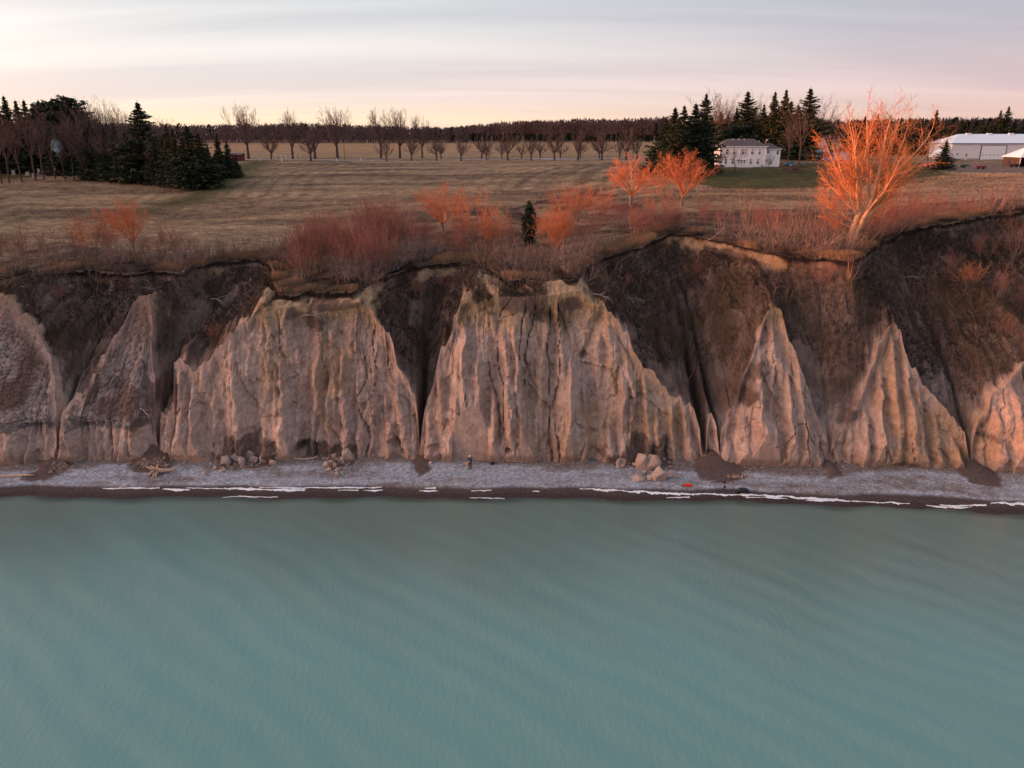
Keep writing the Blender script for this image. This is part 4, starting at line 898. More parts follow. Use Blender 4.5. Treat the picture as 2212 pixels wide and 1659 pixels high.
# brush standing on the upper bluff slopes
def slope_pt(px, py):
    """nearest spot of the bluff surface on the sight line of a photo point"""
    d = ray(float(px), float(py)); vx = BXa; vy = BYa; vz = BZa - CAMZ
    t = (vx * d[0] + vy * d[1] + vz * d[2]) / (d @ d)
    e = (vx - d[0] * t) ** 2 + (vy - d[1] * t) ** 2 + (vz - d[2] * t) ** 2
    e = np.where((t > 0) & (e < .12), t * .001 + e, 99 + e)
    i = np.unravel_index(np.argmin(e), e.shape); return np.array([BXa[i], BYa[i], BZa[i]])
brush = [(2192,575,122,LEAN[1],5,'tall orange sapling leaning right on the right-hand slope'),(2150,640,70,SHR[0],5,'reddish shrub on the right-hand slope below the tall sapling'),(2120,560,60,SHR[1],5,'shrub on the right-hand slope just under the sandy scar'),(2092,620,58,SHO[0],5,'warm shrub high in the right-hand gully'),
         (2060,585,48,SHR[2],5,'shrub near the head of the right-hand gully'),(2205,690,80,SHR[1],5,'dark shrub on the right border of the slope'),(2170,730,50,SHR[2],5,'low shrub above the rightmost clay spur'),(1700,650,34,THN[1],4.5,'bare bush on top of the first clay spur right of the wide gully'),(1905,690,36,THN[2],4.5,'bare bush beside the peak of the second clay spur'),
         (1835,600,62,THN[0],4.5,'bare sapling just below the huge tree on the slope'),(1600,575,36,THN[1],4.5,'grey bush below the sandy rim on the broad gully wall'),(1495,600,40,SHR[0],5,'grey bush in the middle of the broad gully'),(1350,620,34,SHR[1],5,'grey bush on the left of the broad gully'),(905,640,44,SHR[2],5,'brown bush in the narrow central gully'),
         (955,625,36,SHR[0],5,'brown bush right side of the narrow central gully'),(360,680,46,THN[2],4.5,'pale dead bush in the left gully'),(460,735,44,SHR[1],5,'dark bush above the leaning clay pillar'),(130,650,36,SHR[2],5,'dark bush in the leftmost gully'),(1275,600,34,SHR[0],5,'brown bush beside the top of the right wide buttress'),(1780,620,50,SHR[2],5,'brown bush between the two right-hand spurs')]
for x, y, dh, m, h0, lab in brush:
    q = slope_pt(x, y); kk = height_at(q, dh) / h0
    plant('shrub', m, tuple(q), lab, 'shrub', rz=rng.uniform(0, 6.2) if m is not LEAN[1] else 0, scale=kk, parts=sp, group='shrubs rooted on the bluff slopes')

# dead branches lying on the slopes
DEADW = mat('dead_wood_grey', (.36, .29, .27), rough=.9)
for i, (x, y, L_, a, lab) in enumerate([(325,625,2.6,.3,'pale dead branch dangling below the rim in the left gully'),(240,640,2.2,1.2,'bare grey stick stuck in the leftmost dark slope'),(480,650,3.0,.2,'dead branch on the dark slope above the leaning pillar'),(678,688,3.2,.9,'grey pole leaning on the top of the left wide buttress'),(1365,642,3.4,.1,'long dead branch lying in the broad gully'),
        (1545,525,3.2,.6,'dead branch hanging from the sandy rim of the broad gully'),(1300,640,2.4,-.3,'short dead branch at the left of the broad gully'),(325,885,2.2,-.5,'tangle of pale roots at the mouth of the left gully'),(1975,605,2.6,.5,'dead branch on the slope below the right rim')]):
    q = slope_pt(x, y); gg = np.random.default_rng(900 + i)
    out = grow(gg, [((0, 0, .15), (math.cos(a), -.35, math.sin(a) * .6), L_, .06)], [dict(n=7, wander=.13, up=-.02, taper=.7, kids=7, t0=.25, angle=(25, 55), ratio=.45, rratio=.6, rmin=.02), dict(n=4, wander=.15, up=0, taper=.6, kids=3, t0=.3, angle=(25, 55), ratio=.5, rmin=.014), dict(n=2, wander=.2)])
    V, F = chain(out[0], 5); V2, F2 = joinvf([tubes(o_, 3) for o_ in out[1:]])
    t = thing('dead_branch', lab, 'branch', loc=(float(q[0]) - (L_ / 2 if a < 1 else 0), float(q[1]) - .3, float(q[2]) + .2), group='dead branches on the bluff'); obj('stem', mesh_np('dead_stem', V, F, DEADW), parent=t); obj('twigs', mesh_np('dead_twigs', V2, F2, DEADW), parent=t, kind='stuff')
# ---- trees along the road
ROADT = [bare_tree_meshes('road_tree', 100 + i, 12.0, 2.6, R(62), 9, (7, 5, 4), BARKD, TWIGD, lv=4, twr=.03, up=.13, rt=.42) for i in range(4)]
TALLT = [bare_tree_meshes('tall_tree', 110 + i, 20.0, 4.5, R(40), 8, (8, 6, 4), BARKD, TWIGD, lv=4, twr=.032, up=.14, rt=.55) for i in range(4)]
road = [(537,343,232,1,'tallest bare roadside tree, with a double crown, leftmost of the avenue'),(586,345,292,0,'small roadside tree right of the double-crowned one'),(632,343,243,1,'tall bare roadside tree before the wide mid-field gap, second of the tall ones'),(672,348,285,0,'near-side roadside tree overlapping the wider dark one'),(681,343,268,0,'wide dark roadside tree behind the near-side one'),
        (729,343,238,1,'tall wide bare tree alone in the middle of the roadside row'),(823,342,240,1,'tall tree with rounded top, left of a close pair'),(835,348,300,0,'small near-side tree at the foot of the round-topped tall tree'),(864,342,240,1,'slim tall tree of the close pair'),(889,347,298,0,'near-side tree right of the close tall pair'),
        (912,342,254,1,'rightmost of the tall roadside trees, narrow crown'),(943,347,298,0,'near-side round tree right of the last tall one'),(953,343,304,0,'small far-side tree touching the near-side round tree'),(996,348,303,0,'small round tree standing alone on the near verge'),(1040,343,288,0,'wide far-side tree right of the lone round one'),(1051,346,305,0,'slim young tree beside the pole'),
        (1084,343,305,0,'small far-side tree, first of the middle run'),(1097,347,286,0,'dense near-side tree, second of the middle run'),(1126,343,305,0,'small far-side tree, third of the middle run'),(1147,347,295,0,'near-side tree, fourth of the middle run'),(1167,343,303,0,'small far-side tree, fifth of the middle run'),
        (1198,347,284,0,'broad dark near-side tree of the right run'),(1210,343,300,0,'far-side tree half hidden by the broad dark one'),(1248,347,284,0,'broadest roadside tree of the right run'),(1253,343,304,0,'far-side tree hidden behind the broadest one'),(1295,343,300,0,'small far-side tree in the right run'),(1300,346,282,0,'near-side tree over the small far-side one in the right run'),
        (1338,343,302,0,'small tree just left of the last large roadside tree'),(1352,345,278,0,'last large roadside tree before the spruces'),(1376,343,300,0,'rightmost small roadside tree beside the spruces')]
for i, (x, b, t, tall, lab) in enumerate(road):
    q = at(x, b); h = height_at(q, b - t); m = (TALLT if tall else ROADT)[i % 4]; k = h / (20 if tall else 12)
    plant('roadside_tree', m, tuple(q), lab, 'tree', rz=i * 1.7, scale=(k, k, k) if tall else (k * 1.1, k * 1.1, k), group='bare trees lining the road')

# ---- woods on the left
SPR = [conifer_meshes('spruce', 120 + i, 20.0, 12.5, 'spruce', NEEDLE, nb=40, leaf=2.3, ragged=.32) for i in range(3)] + [conifer_meshes('spruce_narrow', 125 + i, 20.0, 9.0, 'spruce', NEEDLE2, nb=44, leaf=2.0, ragged=.22) for i in range(2)]
PINE = [conifer_meshes('pine', 130 + i, 20.0, 10.0, 'pine', NEEDLE, nb=36, leaf=1.6, low=.3, ragged=.4) for i in range(2)]
WOODT = [bare_tree_meshes('wood_tree', 140 + i, 20.0, 6.0, R(34), 6, (7, 5, 4), BARKD, TWIGD, lv=4, twr=.022, up=.12, rt=.24) for i in range(4)]
def wood(items, grp, what, cat='tree'):
    for i, (x, b, t, kind, lab) in enumerate(items):
        q = at(x, b); h = height_at(q, b - t)
        st = {'s': SPR, 'n': SPR[3:], 'p': PINE, 'b': WOODT, 'w': SPR[:3], 'c': SPR[:3]}[kind]; m = st[i % len(st)]; k = h / 20; w = {'w': 1.6, 'c': 1.0, 'p': 1.25, 'b': 1.0, 's': 1.22, 'n': 1.15}[kind]
        plant({'s': 'spruce_tree', 'n': 'spruce_tree', 'p': 'pine_tree', 'b': 'bare_tree', 'w': 'spruce_tree', 'c': 'spruce_tree'}[kind], m, tuple(q), lab, cat, rz=i * 2.1, scale=(k * w, k * w, k), group=grp)
L = []
for i, (x, t) in enumerate([(-55,205),(-20,222),(17,214),(39,217),(62,226),(80,225),(97,231),(110,226),(126,229),(140,222),(166,219),(186,230)]):
    L.append((x, 372, t, 'p' if i in (8, 10) else 's', 'dark conifer %s in the tall stand at the left border' % nth(i)))
wood(L, 'dark conifers of the left stand', '')
L = []
for i, (x, t) in enumerate([(30,250),(60,245),(90,240),(115,245),(150,240),(172,235),(192,238),(208,240),(226,240),(245,248),(262,252),(284,262),(300,262),(345,262),(362,275),(382,285)]):
    L.append((x, 371, t, 'b', 'dark bare tree %s in the inner row of the left woods' % nth(i)))
L += [(5,398,262,'b','leaning bare tree trunk at the very left border, nearest the field'),(20,396,240,'b','slim bare tree second from the left border'),(48,393,235,'b','tall pale-trunked bare tree left of the gravestones'),(78,391,232,'b','tall pale-trunked bare tree in front of the gravestones'),(95,388,250,'b','bare tree just right of the gravestones'),(120,386,262,'b','crooked bare tree left of the pale dome'),
     (160,388,238,'b','bare tree right of the pale dome'),(178,388,250,'b','bare tree second right of the pale dome'),(200,388,228,'b','bare tree with fine crown above the dark conifers'),(214,370,217,'b','tallest feathery bare tree on the left skyline'),(232,372,222,'b','feathery bare tree on the skyline, right of the tallest'),
     (248,370,226,'b','third feathery bare tree on the left skyline'),(262,372,230,'b','fourth feathery bare tree on the left skyline'),(276,374,234,'b','last feathery bare tree, left of the big spruce'),(240,392,270,'b','lower bare tree in front of the feathery row'),(268,394,280,'b','lower bare tree left of the big spruce'),
     (215,390,285,'b','small bare tree at the wood edge, middle of the left woods'),(300,396,290,'b','small bare tree below the big spruce'),(330,398,296,'b','small bare tree right below the big spruce'),(352,398,300,'b','bare tree among the right-hand spruces of the left woods'),(366,352,256,'b','thin bare tree on the skyline right of the big spruce'),(142,390,290,'b','low bare tree under the pale dome'),
     (186,391,300,'b','low bare tree at the field corner of the left woods')]
wood(L, 'bare trees of the left woods', '')
L = [(321,394,230,'w','big broad spruce standing above the left woods'),(290,396,300,'s','spruce left under the big broad spruce'),(345,400,300,'s','spruce right under the big broad spruce'),(375,402,277,'s','pointed spruce, first right of the big one'),(388,404,284,'n','narrow spruce, second right of the big one'),(405,405,300,'s','shorter spruce at the wood front'),
     (419,406,277,'w','wide dark spruce near the right end of the left woods'),(441,407,292,'w','bulky spruce at the corner of the field'),(458,404,318,'s','low spruce at the field corner'),(478,385,294,'n','pointed spruce second from the right end of the left woods'),(497,384,308,'s','rightmost full spruce of the left woods'),(514,382,335,'n','short spruce by the red shed'),
     (240,392,305,'s','dark spruce at the front of the left woods'),(262,395,318,'s','short spruce at the front of the left woods'),(200,390,318,'s','short dark spruce right of the churchyard'),(212,386,268,'w','dark broad spruce between the dome and the feathery bare trees'),(238,386,282,'w','dark broad spruce under the feathery bare trees'),(262,388,272,'s','dark spruce left beneath the big broad spruce'),(283,390,290,'w','wide dark spruce touching the big broad spruce'),(362,396,305,'w','wide low spruce filling the middle of the left woods'),(158,373,262,'w','broad spruce just right of the pale dome'),(182,376,290,'w','broad low spruce right of the churchyard monument'),(222,391,330,'n','smallest spruce right of the churchyard')]
wood(L, 'spruces of the left woods', '')

# ---- trees round the house
L = [(1420,372,300,'w','short wide spruce at the left foot of the dense clump'),(1505,379,300,'w','front right spruce of the dense clump, before the house corner'),(1460,381,262,'w','broad front spruce in the centre of the dense clump'),(1432,374,262,'w','outer left spruce of the dense clump by the white house'),(1450,376,240,'w','second spruce of the dense clump by the white house'),(1469,377,237,'w','tall middle spruce of the dense clump'),(1493,376,232,'w','tallest spruce of the dense clump'),(1515,374,250,'s','right spruce of the dense clump, touching the house'),(1482,380,285,'s','front spruce of the dense clump'),(1448,380,300,'s','low front spruce of the dense clump'),
     (1516,345,210,'s','slender tall spruce behind the left end of the house'),(1583,342,238,'s','spruce behind the middle of the house roof'),(1603,342,206,'w','tall spruce with orange-lit top behind the house'),(1661,342,207,'s','tall dark spruce above the right end of the house'),(1684,342,203,'s','tall spruce right of the house, second tallest'),(1734,344,200,'w','broad red-lit spruce, highest right of the house'),(1712,344,232,'s','spruce between the two tallest right of the house'),(1640,342,232,'s','short spruce behind the chimney')]
for i, (x, t) in enumerate([(1532,258),(1550,246),(1566,252),(1622,240),(1645,250),(1672,235),(1697,225),(1716,238),(1745,246),(1756,262)]):
    L.append((x, 338, t, 'w', 'dark spruce %s in the back row behind the white house' % nth(i)))
wood(L, 'spruces around the white house', '')
L = [(1551,340,200,'b','tall feathery bare tree behind the house, left one'),(1572,340,216,'b','feathery bare tree behind the house, second'),(1625,340,205,'b','feathery bare tree between the lit spruce and the chimney'),(1726,362,222,'b','wide many-limbed bare tree right of the house'),(1762,340,214,'b','pale bare tree at the right of the spruces'),(1700,356,262,'b','low bare tree beside the hedge'),(1742,362,318,'b','slight bare tree behind the parked car'),
     (1540,342,232,'b','bare tree behind the clump of spruces')]
for i, (x, t) in enumerate([(1530,228),(1560,226),(1592,232),(1612,222),(1640,222),(1670,224),(1703,226),(1748,232),(1775,248),(1790,252)]):
    L.append((x, 336, t, 'b', 'fine bare tree %s in the back row behind the white house' % nth(i)))
wood(L, 'bare trees around the white house', '')
L = []
for i, (x, b, t) in enumerate([(1830,335,262),(1858,335,255),(1885,335,250),(1912,335,253),(1935,335,258),(1958,335,262),(1982,335,258),(2009,334,243),(2030,334,262),(2046,334,270),(2066,332,259),(2090,330,272),(2111,330,258),(2130,330,264),(2146,330,243),(2161,330,235),(2180,330,260),(2209,330,247),(2235,330,242)]):
    L.append((x, b, t, 's', 'dark spruce %s in the row behind the long barn' % nth(i)))
wood(L, 'spruces in the row behind the barn', '')
L = [(2001,372,290,'b','round bare tree by the lawn left of the barn'),(1800,345,262,'b','bare tree behind the huge tree, left of the gabled house'),(1905,345,232,'b','tall bare tree seen through the crown of the huge tree')]
wood(L, 'bare trees by the farm lawn', '')
q = at(2035, 368); plant('spruce_tree', SPR[1], tuple(q), 'low wide spruce beside the barn corner', 'tree', scale=(height_at(q, 64) / 20 * 1.5,) * 2 + (height_at(q, 64) / 20,))
YT = [bare_tree_meshes('young_tree', 150, 7.0, 1.6, R(45), 6, (6, 4, 3), BARKD, TWIG, lv=4, twr=.02, up=.1, rt=.12)]
for x, b, t, lab in ((1556, 366, 312, 'small dark bare tree in front of the left end of the house'), (1587, 372, 318, 'slim young tree before the house, left of the porch'), (1858 - 1, 366, 322, 'young tree on the lawn behind the huge tree'), (1698 - 38, 366, 330, 'thin young tree before the right part of the house')):
    q = at(x, b); plant('young_tree', YT[0], tuple(q), lab, 'tree', rz=x, scale=height_at(q, b - t) / 7)

# ---- the far woods
def far_wood(name, label, px0, px1, base, top, n, seed, col, deep=160, con=.0):
    g = np.random.default_rng(seed); px = g.uniform(px0, px1, n)
    P0 = wpl([(px0, base), (px1, base)]); yb = np.interp(px, [px0, px1], P0[:, 1]); k = (px - CX) / FD
    y = yb + g.random(n) ** 1.3 * deep; dep = y * math.cos(PITCH); x = k * y * 1.0
    x = k * (y * math.cos(PITCH) + (CAMZ - 29) * math.sin(PITCH)); z = G(x, y)
    hpx = (base - np.interp(px, np.linspace(px0, px1, len(top)), top)); h = height_at(np.array([0, P0[0, 1], 29]), 1) * hpx * g.uniform(.75, 1.04, n)
    m = 40
    a = g.uniform(0, 6.283, (n, m)); rr = g.random((n, m)) ** .5; zz = g.uniform(.18, 1.0, (n, m)); wr = np.sin(np.clip(zz, 0, 1) ** .8 * 2.75) * .26 + .03
    isc = g.random(n) < con; wr = np.where(isc[:, None], (1 - zz) * .22 + .02, wr)
    cx = x[:, None] + np.cos(a) * rr * wr * h[:, None]; cy = y[:, None] + np.sin(a) * rr * wr * h[:, None]; cz = z[:, None] + zz * h[:, None] * .93
    L = h[:, None] * g.uniform(.07, .16, (n, m)); W = L * g.uniform(.10, .3, (n, m)) * np.where(isc, 2.5, 1)[:, None]
    dx = np.cos(a) * .45 + g.normal(size=(n, m)) * .2; dy = np.sin(a) * .45
    b0 = np.stack([cx - W, cy, cz], -1); b1 = np.stack([cx + W, cy + W * .3, cz], -1); b2 = np.stack([cx + dx * L, cy + dy * L, cz + L], -1)
    V = np.stack([b0, b1, b2], 2).reshape(-1, 3)
    tx = np.stack([np.stack([x - .25, y, z], -1), np.stack([x + .25, y, z], -1), np.stack([x, y, z + h * .6], -1)], 1).reshape(-1, 3)
    c = np.array(col)[None] * g.uniform(.6, 1.35, (n, 1)); c = np.where(isc[:, None], np.array([[.018, .026, .016]]), c)
    cc = np.vstack([np.repeat(c, m * 3, 0), np.repeat(c * .7, 3, 0)])
    V = np.vstack([V, tx]); F = np.arange(len(V)).reshape(-1, 3)
    obj(name, mesh_np(name, V, F, mat(name + '_twigs', (.1, .1, .1), rough=1, vcol=True, spec=0), cc), kind='stuff', label=label, category='far wood')
far_wood('far_wood', 'distant bare wood closing the fields left of centre', -100, 1010, 309, [268, 270, 269, 271, 268, 270, 272, 270, 268, 271, 273, 276, 276], 1500, 501, (.135, .095, .095), con=.04)
far_wood('far_wood', 'distant red-topped wood behind the right half of the road', 960, 1460, 301, [277, 272, 267, 264, 264, 263, 265, 263, 262], 1100, 502, (.17, .105, .09), deep=260, con=.03)
far_wood('far_wood', 'dark far evergreen plantation beyond the road', 975, 1440, 308, [292, 289, 290, 288, 293, 290, 297, 289, 295, 291], 260, 503, (.05, .04, .035), deep=14, con=1.0)
far_wood('far_wood', 'distant wood behind the farm at the right', 1440, 2500, 300, [264, 262, 258, 262, 260, 257, 258, 262, 258, 262], 1300, 504, (.16, .105, .095), deep=200, con=.1)

# ---- unseen bare wood added past the left border to shade rim and bluff
def side_shade_wood():
    g = np.random.default_rng(77); n = 760; x = -(112 + 240 * g.random(n)); e = edge_y(x); y = e + 3 + g.random(n) ** 1.6 * 190; ok = x < -(.70 * y + 22); x, y = x[ok], y[ok]; n = len(x)
    z = G(x, y); rts = [((x[k], y[k], z[k]), (g.normal() * .08, g.normal() * .08, 1), g.uniform(11, 15.5), .26) for k in range(n)]
    out = grow(g, rts, [dict(n=4, wander=.05, up=.05, taper=.7, kids=7, t0=.3, angle=(25, 55), ratio=.45, rratio=.5, rmin=.12), dict(n=3, wander=.1, up=.1, taper=.6, kids=3, t0=.2, angle=(25, 55), ratio=.5, rratio=.8, rmin=.12), dict(n=2, wander=.1, up=.1, taper=.5, kids=2, t0=.2, angle=(25, 55), ratio=.6, rmin=.11), dict(n=1, wander=.1)])
    V, F = joinvf([ribbons(s) for s in out]); obj('shore_shade_wood', mesh_np('shore_shade_wood', V, F, BARK), kind='stuff', label='unseen bare wood beyond the left border, added to shade rim and bluff', category='wood')
side_shade_wood()
def deep_shade_wood():  # second unseen wood, added to throw shade on the roadside trees
    g = np.random.default_rng(78); n = 560; y = 255 + 300 * g.random(n); x = -(.70 * y + 12) - g.random(n) * 160; z = G(x, y)
    rts = [((x[k], y[k], z[k]), (g.normal() * .05, g.normal() * .05, 1), g.uniform(20, 27), .3) for k in range(n)]
    out = grow(g, rts, [dict(n=4, wander=.04, up=.05, taper=.7, kids=9, t0=.2, angle=(25, 55), ratio=.38, rratio=.5, rmin=.2), dict(n=3, wander=.1, up=.1, taper=.6, kids=5, t0=.2, angle=(25, 55), ratio=.5, rratio=.8, rmin=.18), dict(n=2, wander=.1, up=.1, taper=.5)])
    V, F = joinvf([ribbons(s) for s in out]); obj('inland_shade_wood', mesh_np('inland_shade_wood', V, F, BARKD), kind='stuff', label='unseen inland wood beyond the left border, added to shade the roadside trees', category='wood')
deep_shade_wood()
# ------------------------------------------------------------------ dry grass, brush and stubble (uncountable)
def blades(name, P, h, w, col, label, cat, seed=0, lean=.35, m=None, per=3):
    g = np.random.default_rng(seed); n = len(P)
    P = np.repeat(P, per, 0); h = np.repeat(np.broadcast_to(h, (n,)), per) * g.uniform(.5, 1.2, n * per); n = n * per
    P = P + np.stack([g.normal(size=n) * .12, g.normal(size=n) * .12, 0 * h - .05], -1)
    a = g.uniform(0, 6.283, n); wx = np.cos(a) * w * .5; wy = np.sin(a) * w * .5
    tip = P + np.stack([g.normal(size=n) * lean * h, g.normal(size=n) * lean * h, h], -1)
    V = np.stack([P - np.stack([wx, wy, 0 * wx], -1), P + np.stack([wx, wy, 0 * wx], -1), tip], 1).reshape(-1, 3)
    c = np.repeat(np.array(col), per, 0) if np.ndim(col) > 1 else np.array(col)[None] + np.zeros((n, 3))
    c = np.clip(c * g.uniform(.6, 1.4, (n, 1)), .01, .8)
    obj(name, mesh_np(name, V, np.arange(len(V)).reshape(-1, 3), m or mat(name + '_straw', (.2, .15, .1), vcol=True, rough=1, spec=.05), np.repeat(c, 3, 0)), kind='stuff', label=label, category=cat)
def rim_grass():
    g = np.random.default_rng(600); N = 70000
    x = g.uniform(-90, 92, N); d = g.gamma(1.3, 3.0, N) + .05; e = edge_y(x); y = e + d; keep = y < scrub_limit(x, y) + 3; x, y = x[keep], y[keep]
    f = np.clip(1.6 * fbm(x * .3, y * .3, 0, 208, 4), -.8, .8); z = G(x, y) + .03
    c = np.clip(np.array([.15, .104, .076])[None] + np.array([.11, .08, .05])[None] * f[:, None] * 1.6, .03, .4)
    c = np.where((f > .28)[:, None], c * np.array([[1.25, 1.05, .9]]), c)
    blades('dry_grass', np.stack([x, y, z], -1), .55 + .6 * np.clip(f, -.5, 1), .06, c, 'rusty dry grass and low brush along the bluff rim', 'grass', 602)
rim_grass()
def lip_roots():
    g = np.random.default_rng(610); N = 16000
    x = g.uniform(-88, 90, N); y = edge_y(x) - .35 - .3 * g.random(N); z = G(x, edge_y(x)) - .05
    P = np.stack([x, y, z], -1)
    hh = -g.uniform(.2, 1.0, N) * (1 + .8 * vnoise(x * .8, 0 * x, 0, 612))
    blades('hanging_roots', P, hh, .05, (.05, .035, .03), 'dark roots and turf hanging under the rim of the bluff', 'roots', 611, lean=.3, per=2)
lip_roots()
def slope_grass():
    g = np.random.default_rng(620); nb, n = BXa.shape
    i = g.integers(N1 + 2, N1 + N2 - 4, 230000); j = g.integers(118, n - 118, 230000)
    x, y, z = BXa[i, j], BYa[i, j], BZa[i, j]; dens = fbm(x * .22, y * .2, z * .2, 621, 4); col = BCa[i, j]
    # grass holds where the ground is dark soil, thinning out towards the foot
    ok = (dens + .05 * (z - 13) + (.12 * (x > 10)) > .08) & (col[:, 0] < .24) & (np.abs(x) < 90)
    dep = BYa[N1 + N2 - 1, j] - BYa[N1 - 1, j]; ok &= (dep > 3) & (g.random(len(x)) < np.clip(dep / 25, .15, 1))
    x, y, z, dn = x[ok], y[ok], z[ok], dens[ok]
    t = fbm(x * .12, y * .15, 0, 622, 3)[:, None]
    c = np.array([[.085, .058, .044]]) + np.array([[.08, .05, .02]]) * t + np.array([[.03, .02, 0]]) * dn[:, None]
    blades('slope_grass', np.stack([x, y, z], -1), .5, .06, np.clip(c, .03, .4), 'brown dead grass and weeds on the gully slopes', 'grass', 623, lean=.6, per=2)
slope_grass()
def slope_twigs():
    """a mat of bare brush stems over the upper slopes"""
    g = np.random.default_rng(630); nb, n = BXa.shape; K = 1500
    i = g.integers(N1 + 8, N1 + N2 - 6, K); j = g.integers(118, n - 118, K); x, y, z = BXa[i, j], BYa[i, j], BZa[i, j]
    dens = fbm(x * .16, y * .16, z * .1, 631, 3) + .035 * (z - 12) + .30 * (x > 55) + .1 * (x > 8)
    dep = BYa[N1 + N2 - 1, j] - BYa[N1 - 1, j]; ok = (dens > .12) & (dep > 5); x, y, z = x[ok], y[ok], z[ok]; n = len(x)
    rts = [((x[k], y[k], z[k] - .1), (g.normal() * .5, -.2 + g.normal() * .4, 1), g.uniform(1.0, 3.0), .028) for k in range(n)]
    out = grow(g, rts, [dict(n=3, wander=.25, up=.0, taper=.5, kids=4, t0=.15, angle=(25, 60), ratio=.6, rratio=.8, rmin=.018), dict(n=2, wander=.25, up=.05, taper=.4, kids=2, t0=.2, angle=(20, 60), ratio=.6, rratio=.8, rmin=.014), dict(n=1, wander=.2)])
    V, F = joinvf([ribbons(s) for s in out])
    obj('slope_brush', mesh_np('slope_brush', V, F, mat('brush_stems', (.18, .125, .105), rough=1)), kind='stuff', label='tangled leafless brush covering the upper bluff slopes', category='brush')
slope_twigs()
def rim_brush():
    g = np.random.default_rng(635); K = 3000; x = g.uniform(-85, 88, K); y = edge_y(x) + 1.8 + g.gamma(1.5, 4.0, K)
    lim = scrub_limit(x, y) - 1; ok = (y < lim) & (fbm(x * .1, y * .1, 0, 636, 3) + .2 * (x > -14) > .08); x, y = x[ok], y[ok]; z = G(x, y); n = len(x)
    rts = [((x[k], y[k], z[k] - .1), (g.normal() * .35, g.normal() * .35, 1), g.uniform(1.2, 3.8), .032) for k in range(n)]
    out = grow(g, rts, [dict(n=3, wander=.2, up=.05, taper=.5, kids=5, t0=.15, angle=(20, 50), ratio=.6, rratio=.8, rmin=.02), dict(n=2, wander=.2, up=.05, taper=.4, kids=2, t0=.2, angle=(20, 60), ratio=.6, rratio=.8, rmin=.014), dict(n=1, wander=.2)])
    V, F = joinvf([ribbons(s) for s in out])
    obj('rim_brush', mesh_np('rim_brush', V, F, mat('rim_brush_stems', (.23, .155, .13), rough=1)), kind='stuff', label='low red-brown brush between the shrubs above the rim', category='brush')
rim_brush()
def stubble():
    g = np.random.default_rng(640); N = 110000
    t = g.random(N); y = 105 + 150 * t ** 1.25; x = g.uniform(-.78, .78, N) * y; y = np.round(y / .76 + .4 * np.sin(x * .02)) * .76 + g.normal(size=N) * .07
    ok = (y > scrub_limit(x, y) - .5) & ~inpoly(x, y, LAWN) & ~inpoly(x, y, YARD) & ~inpoly(x, y, CEM) & (dpoly(x, y, SWALE) > 6) & (y > edge_y(x) + 3)
    x, y = x[ok], y[ok]
    c = np.array([[.36, .27, .165]]) * (1 + .3 * fbm(x * .1, y * .1, 0, 641, 3))[:, None]
    blades('stubble', np.stack([x, y, G(x, y) + .03], -1), .34, .06, c, 'pale cut corn stubble covering the field', 'stubble', 642, lean=.5, per=2)
stubble()

# ------------------------------------------------------------------ white house
WALLW = mat('white_siding', (.86, .85, .86), rough=.6, noise=.04, nscale=1.5)
TRIM = mat('white_trim', (.82, .81, .82), rough=.5)
ROOFG = mat('grey_shingles', (.085, .075, .08), rough=.9, noise=.25, nscale=1.2)
GLASS = mat('window_glass', (.035, .042, .05), rough=.12, spec=.6)
CURT = mat('pale_blind', (.42, .42, .44), rough=.8)
STONE = mat('grey_stone', (.30, .28, .29), rough=.9, noise=.2, nscale=2)
BRICK = mat('red_brick', (.28, .09, .06), rough=.9, noise=.2, nscale=3)
WOODD = mat('dark_wood', (.07, .05, .04), rough=.9, noise=.3, nscale=2)
DARK = mat('dark_gap', (.02, .02, .02), rough=.9)
def solid(name, boxes, m, parent, label=None, bevel=False):
    b = MB()
    for a, c in boxes: b.box(a, c)
    return obj(name, b.mesh(name, m), parent=parent, label=label)
def window(parent, x, z, w, h, y, blind=0.0, label=None):
    """sash window on a wall facing -y at depth y; x is the middle, z the sill"""
    fr = solid('window', [((x-w/2-.09, y-.07, z-.1), (x-w/2, y+.02, z+h+.1)), ((x+w/2, y-.07, z-.1), (x+w/2+.09, y+.02, z+h+.1)), ((x-w/2, y-.07, z+h), (x+w/2, y+.02, z+h+.1)), ((x-w/2, y-.07, z+h/2-.04), (x+w/2, y+.02, z+h/2+.04))], TRIM, parent, label)
    solid('sill', [((x-w/2-.14, y-.13, z-.1), (x+w/2+.14, y-.072, z-.02)), ((x-w/2, y-.072, z-.1), (x+w/2, y+.02, z))], TRIM, fr)
    if blind > 0:
        solid('blind', [((x-w/2+.002, y-.022, z+h*(1-blind)), (x+w/2-.002, y-.012, z+h-.002))], CURT, fr)
    solid('pane', [((x-w/2+.001, y-.01, z+.001), (x+w/2-.001, y-.004, z+h-.001))], GLASS, fr)
hp = at(1552, 361.5); hp2 = at(1660, 362)
H0 = np.array([hp2[0] - .5, (hp[1] + hp2[1]) / 2, min(hp[2], hp2[2])])     # foot of the corner between main block and wing, front
HS = .01447 / 253 * H0[1]      # metres per zoom px of the house
house = thing('white_house', 'white two-storey house with hipped grey roof on the lawn', 'house', loc=(float(H0[0]), float(H0[1]), float(H0[2]) - .1))
def HX(px): return (px - 1462) * HS
def HZ(py): return (778 - py) * HS
ez = HZ(330); w0 = HX(430); dpt = 7.5
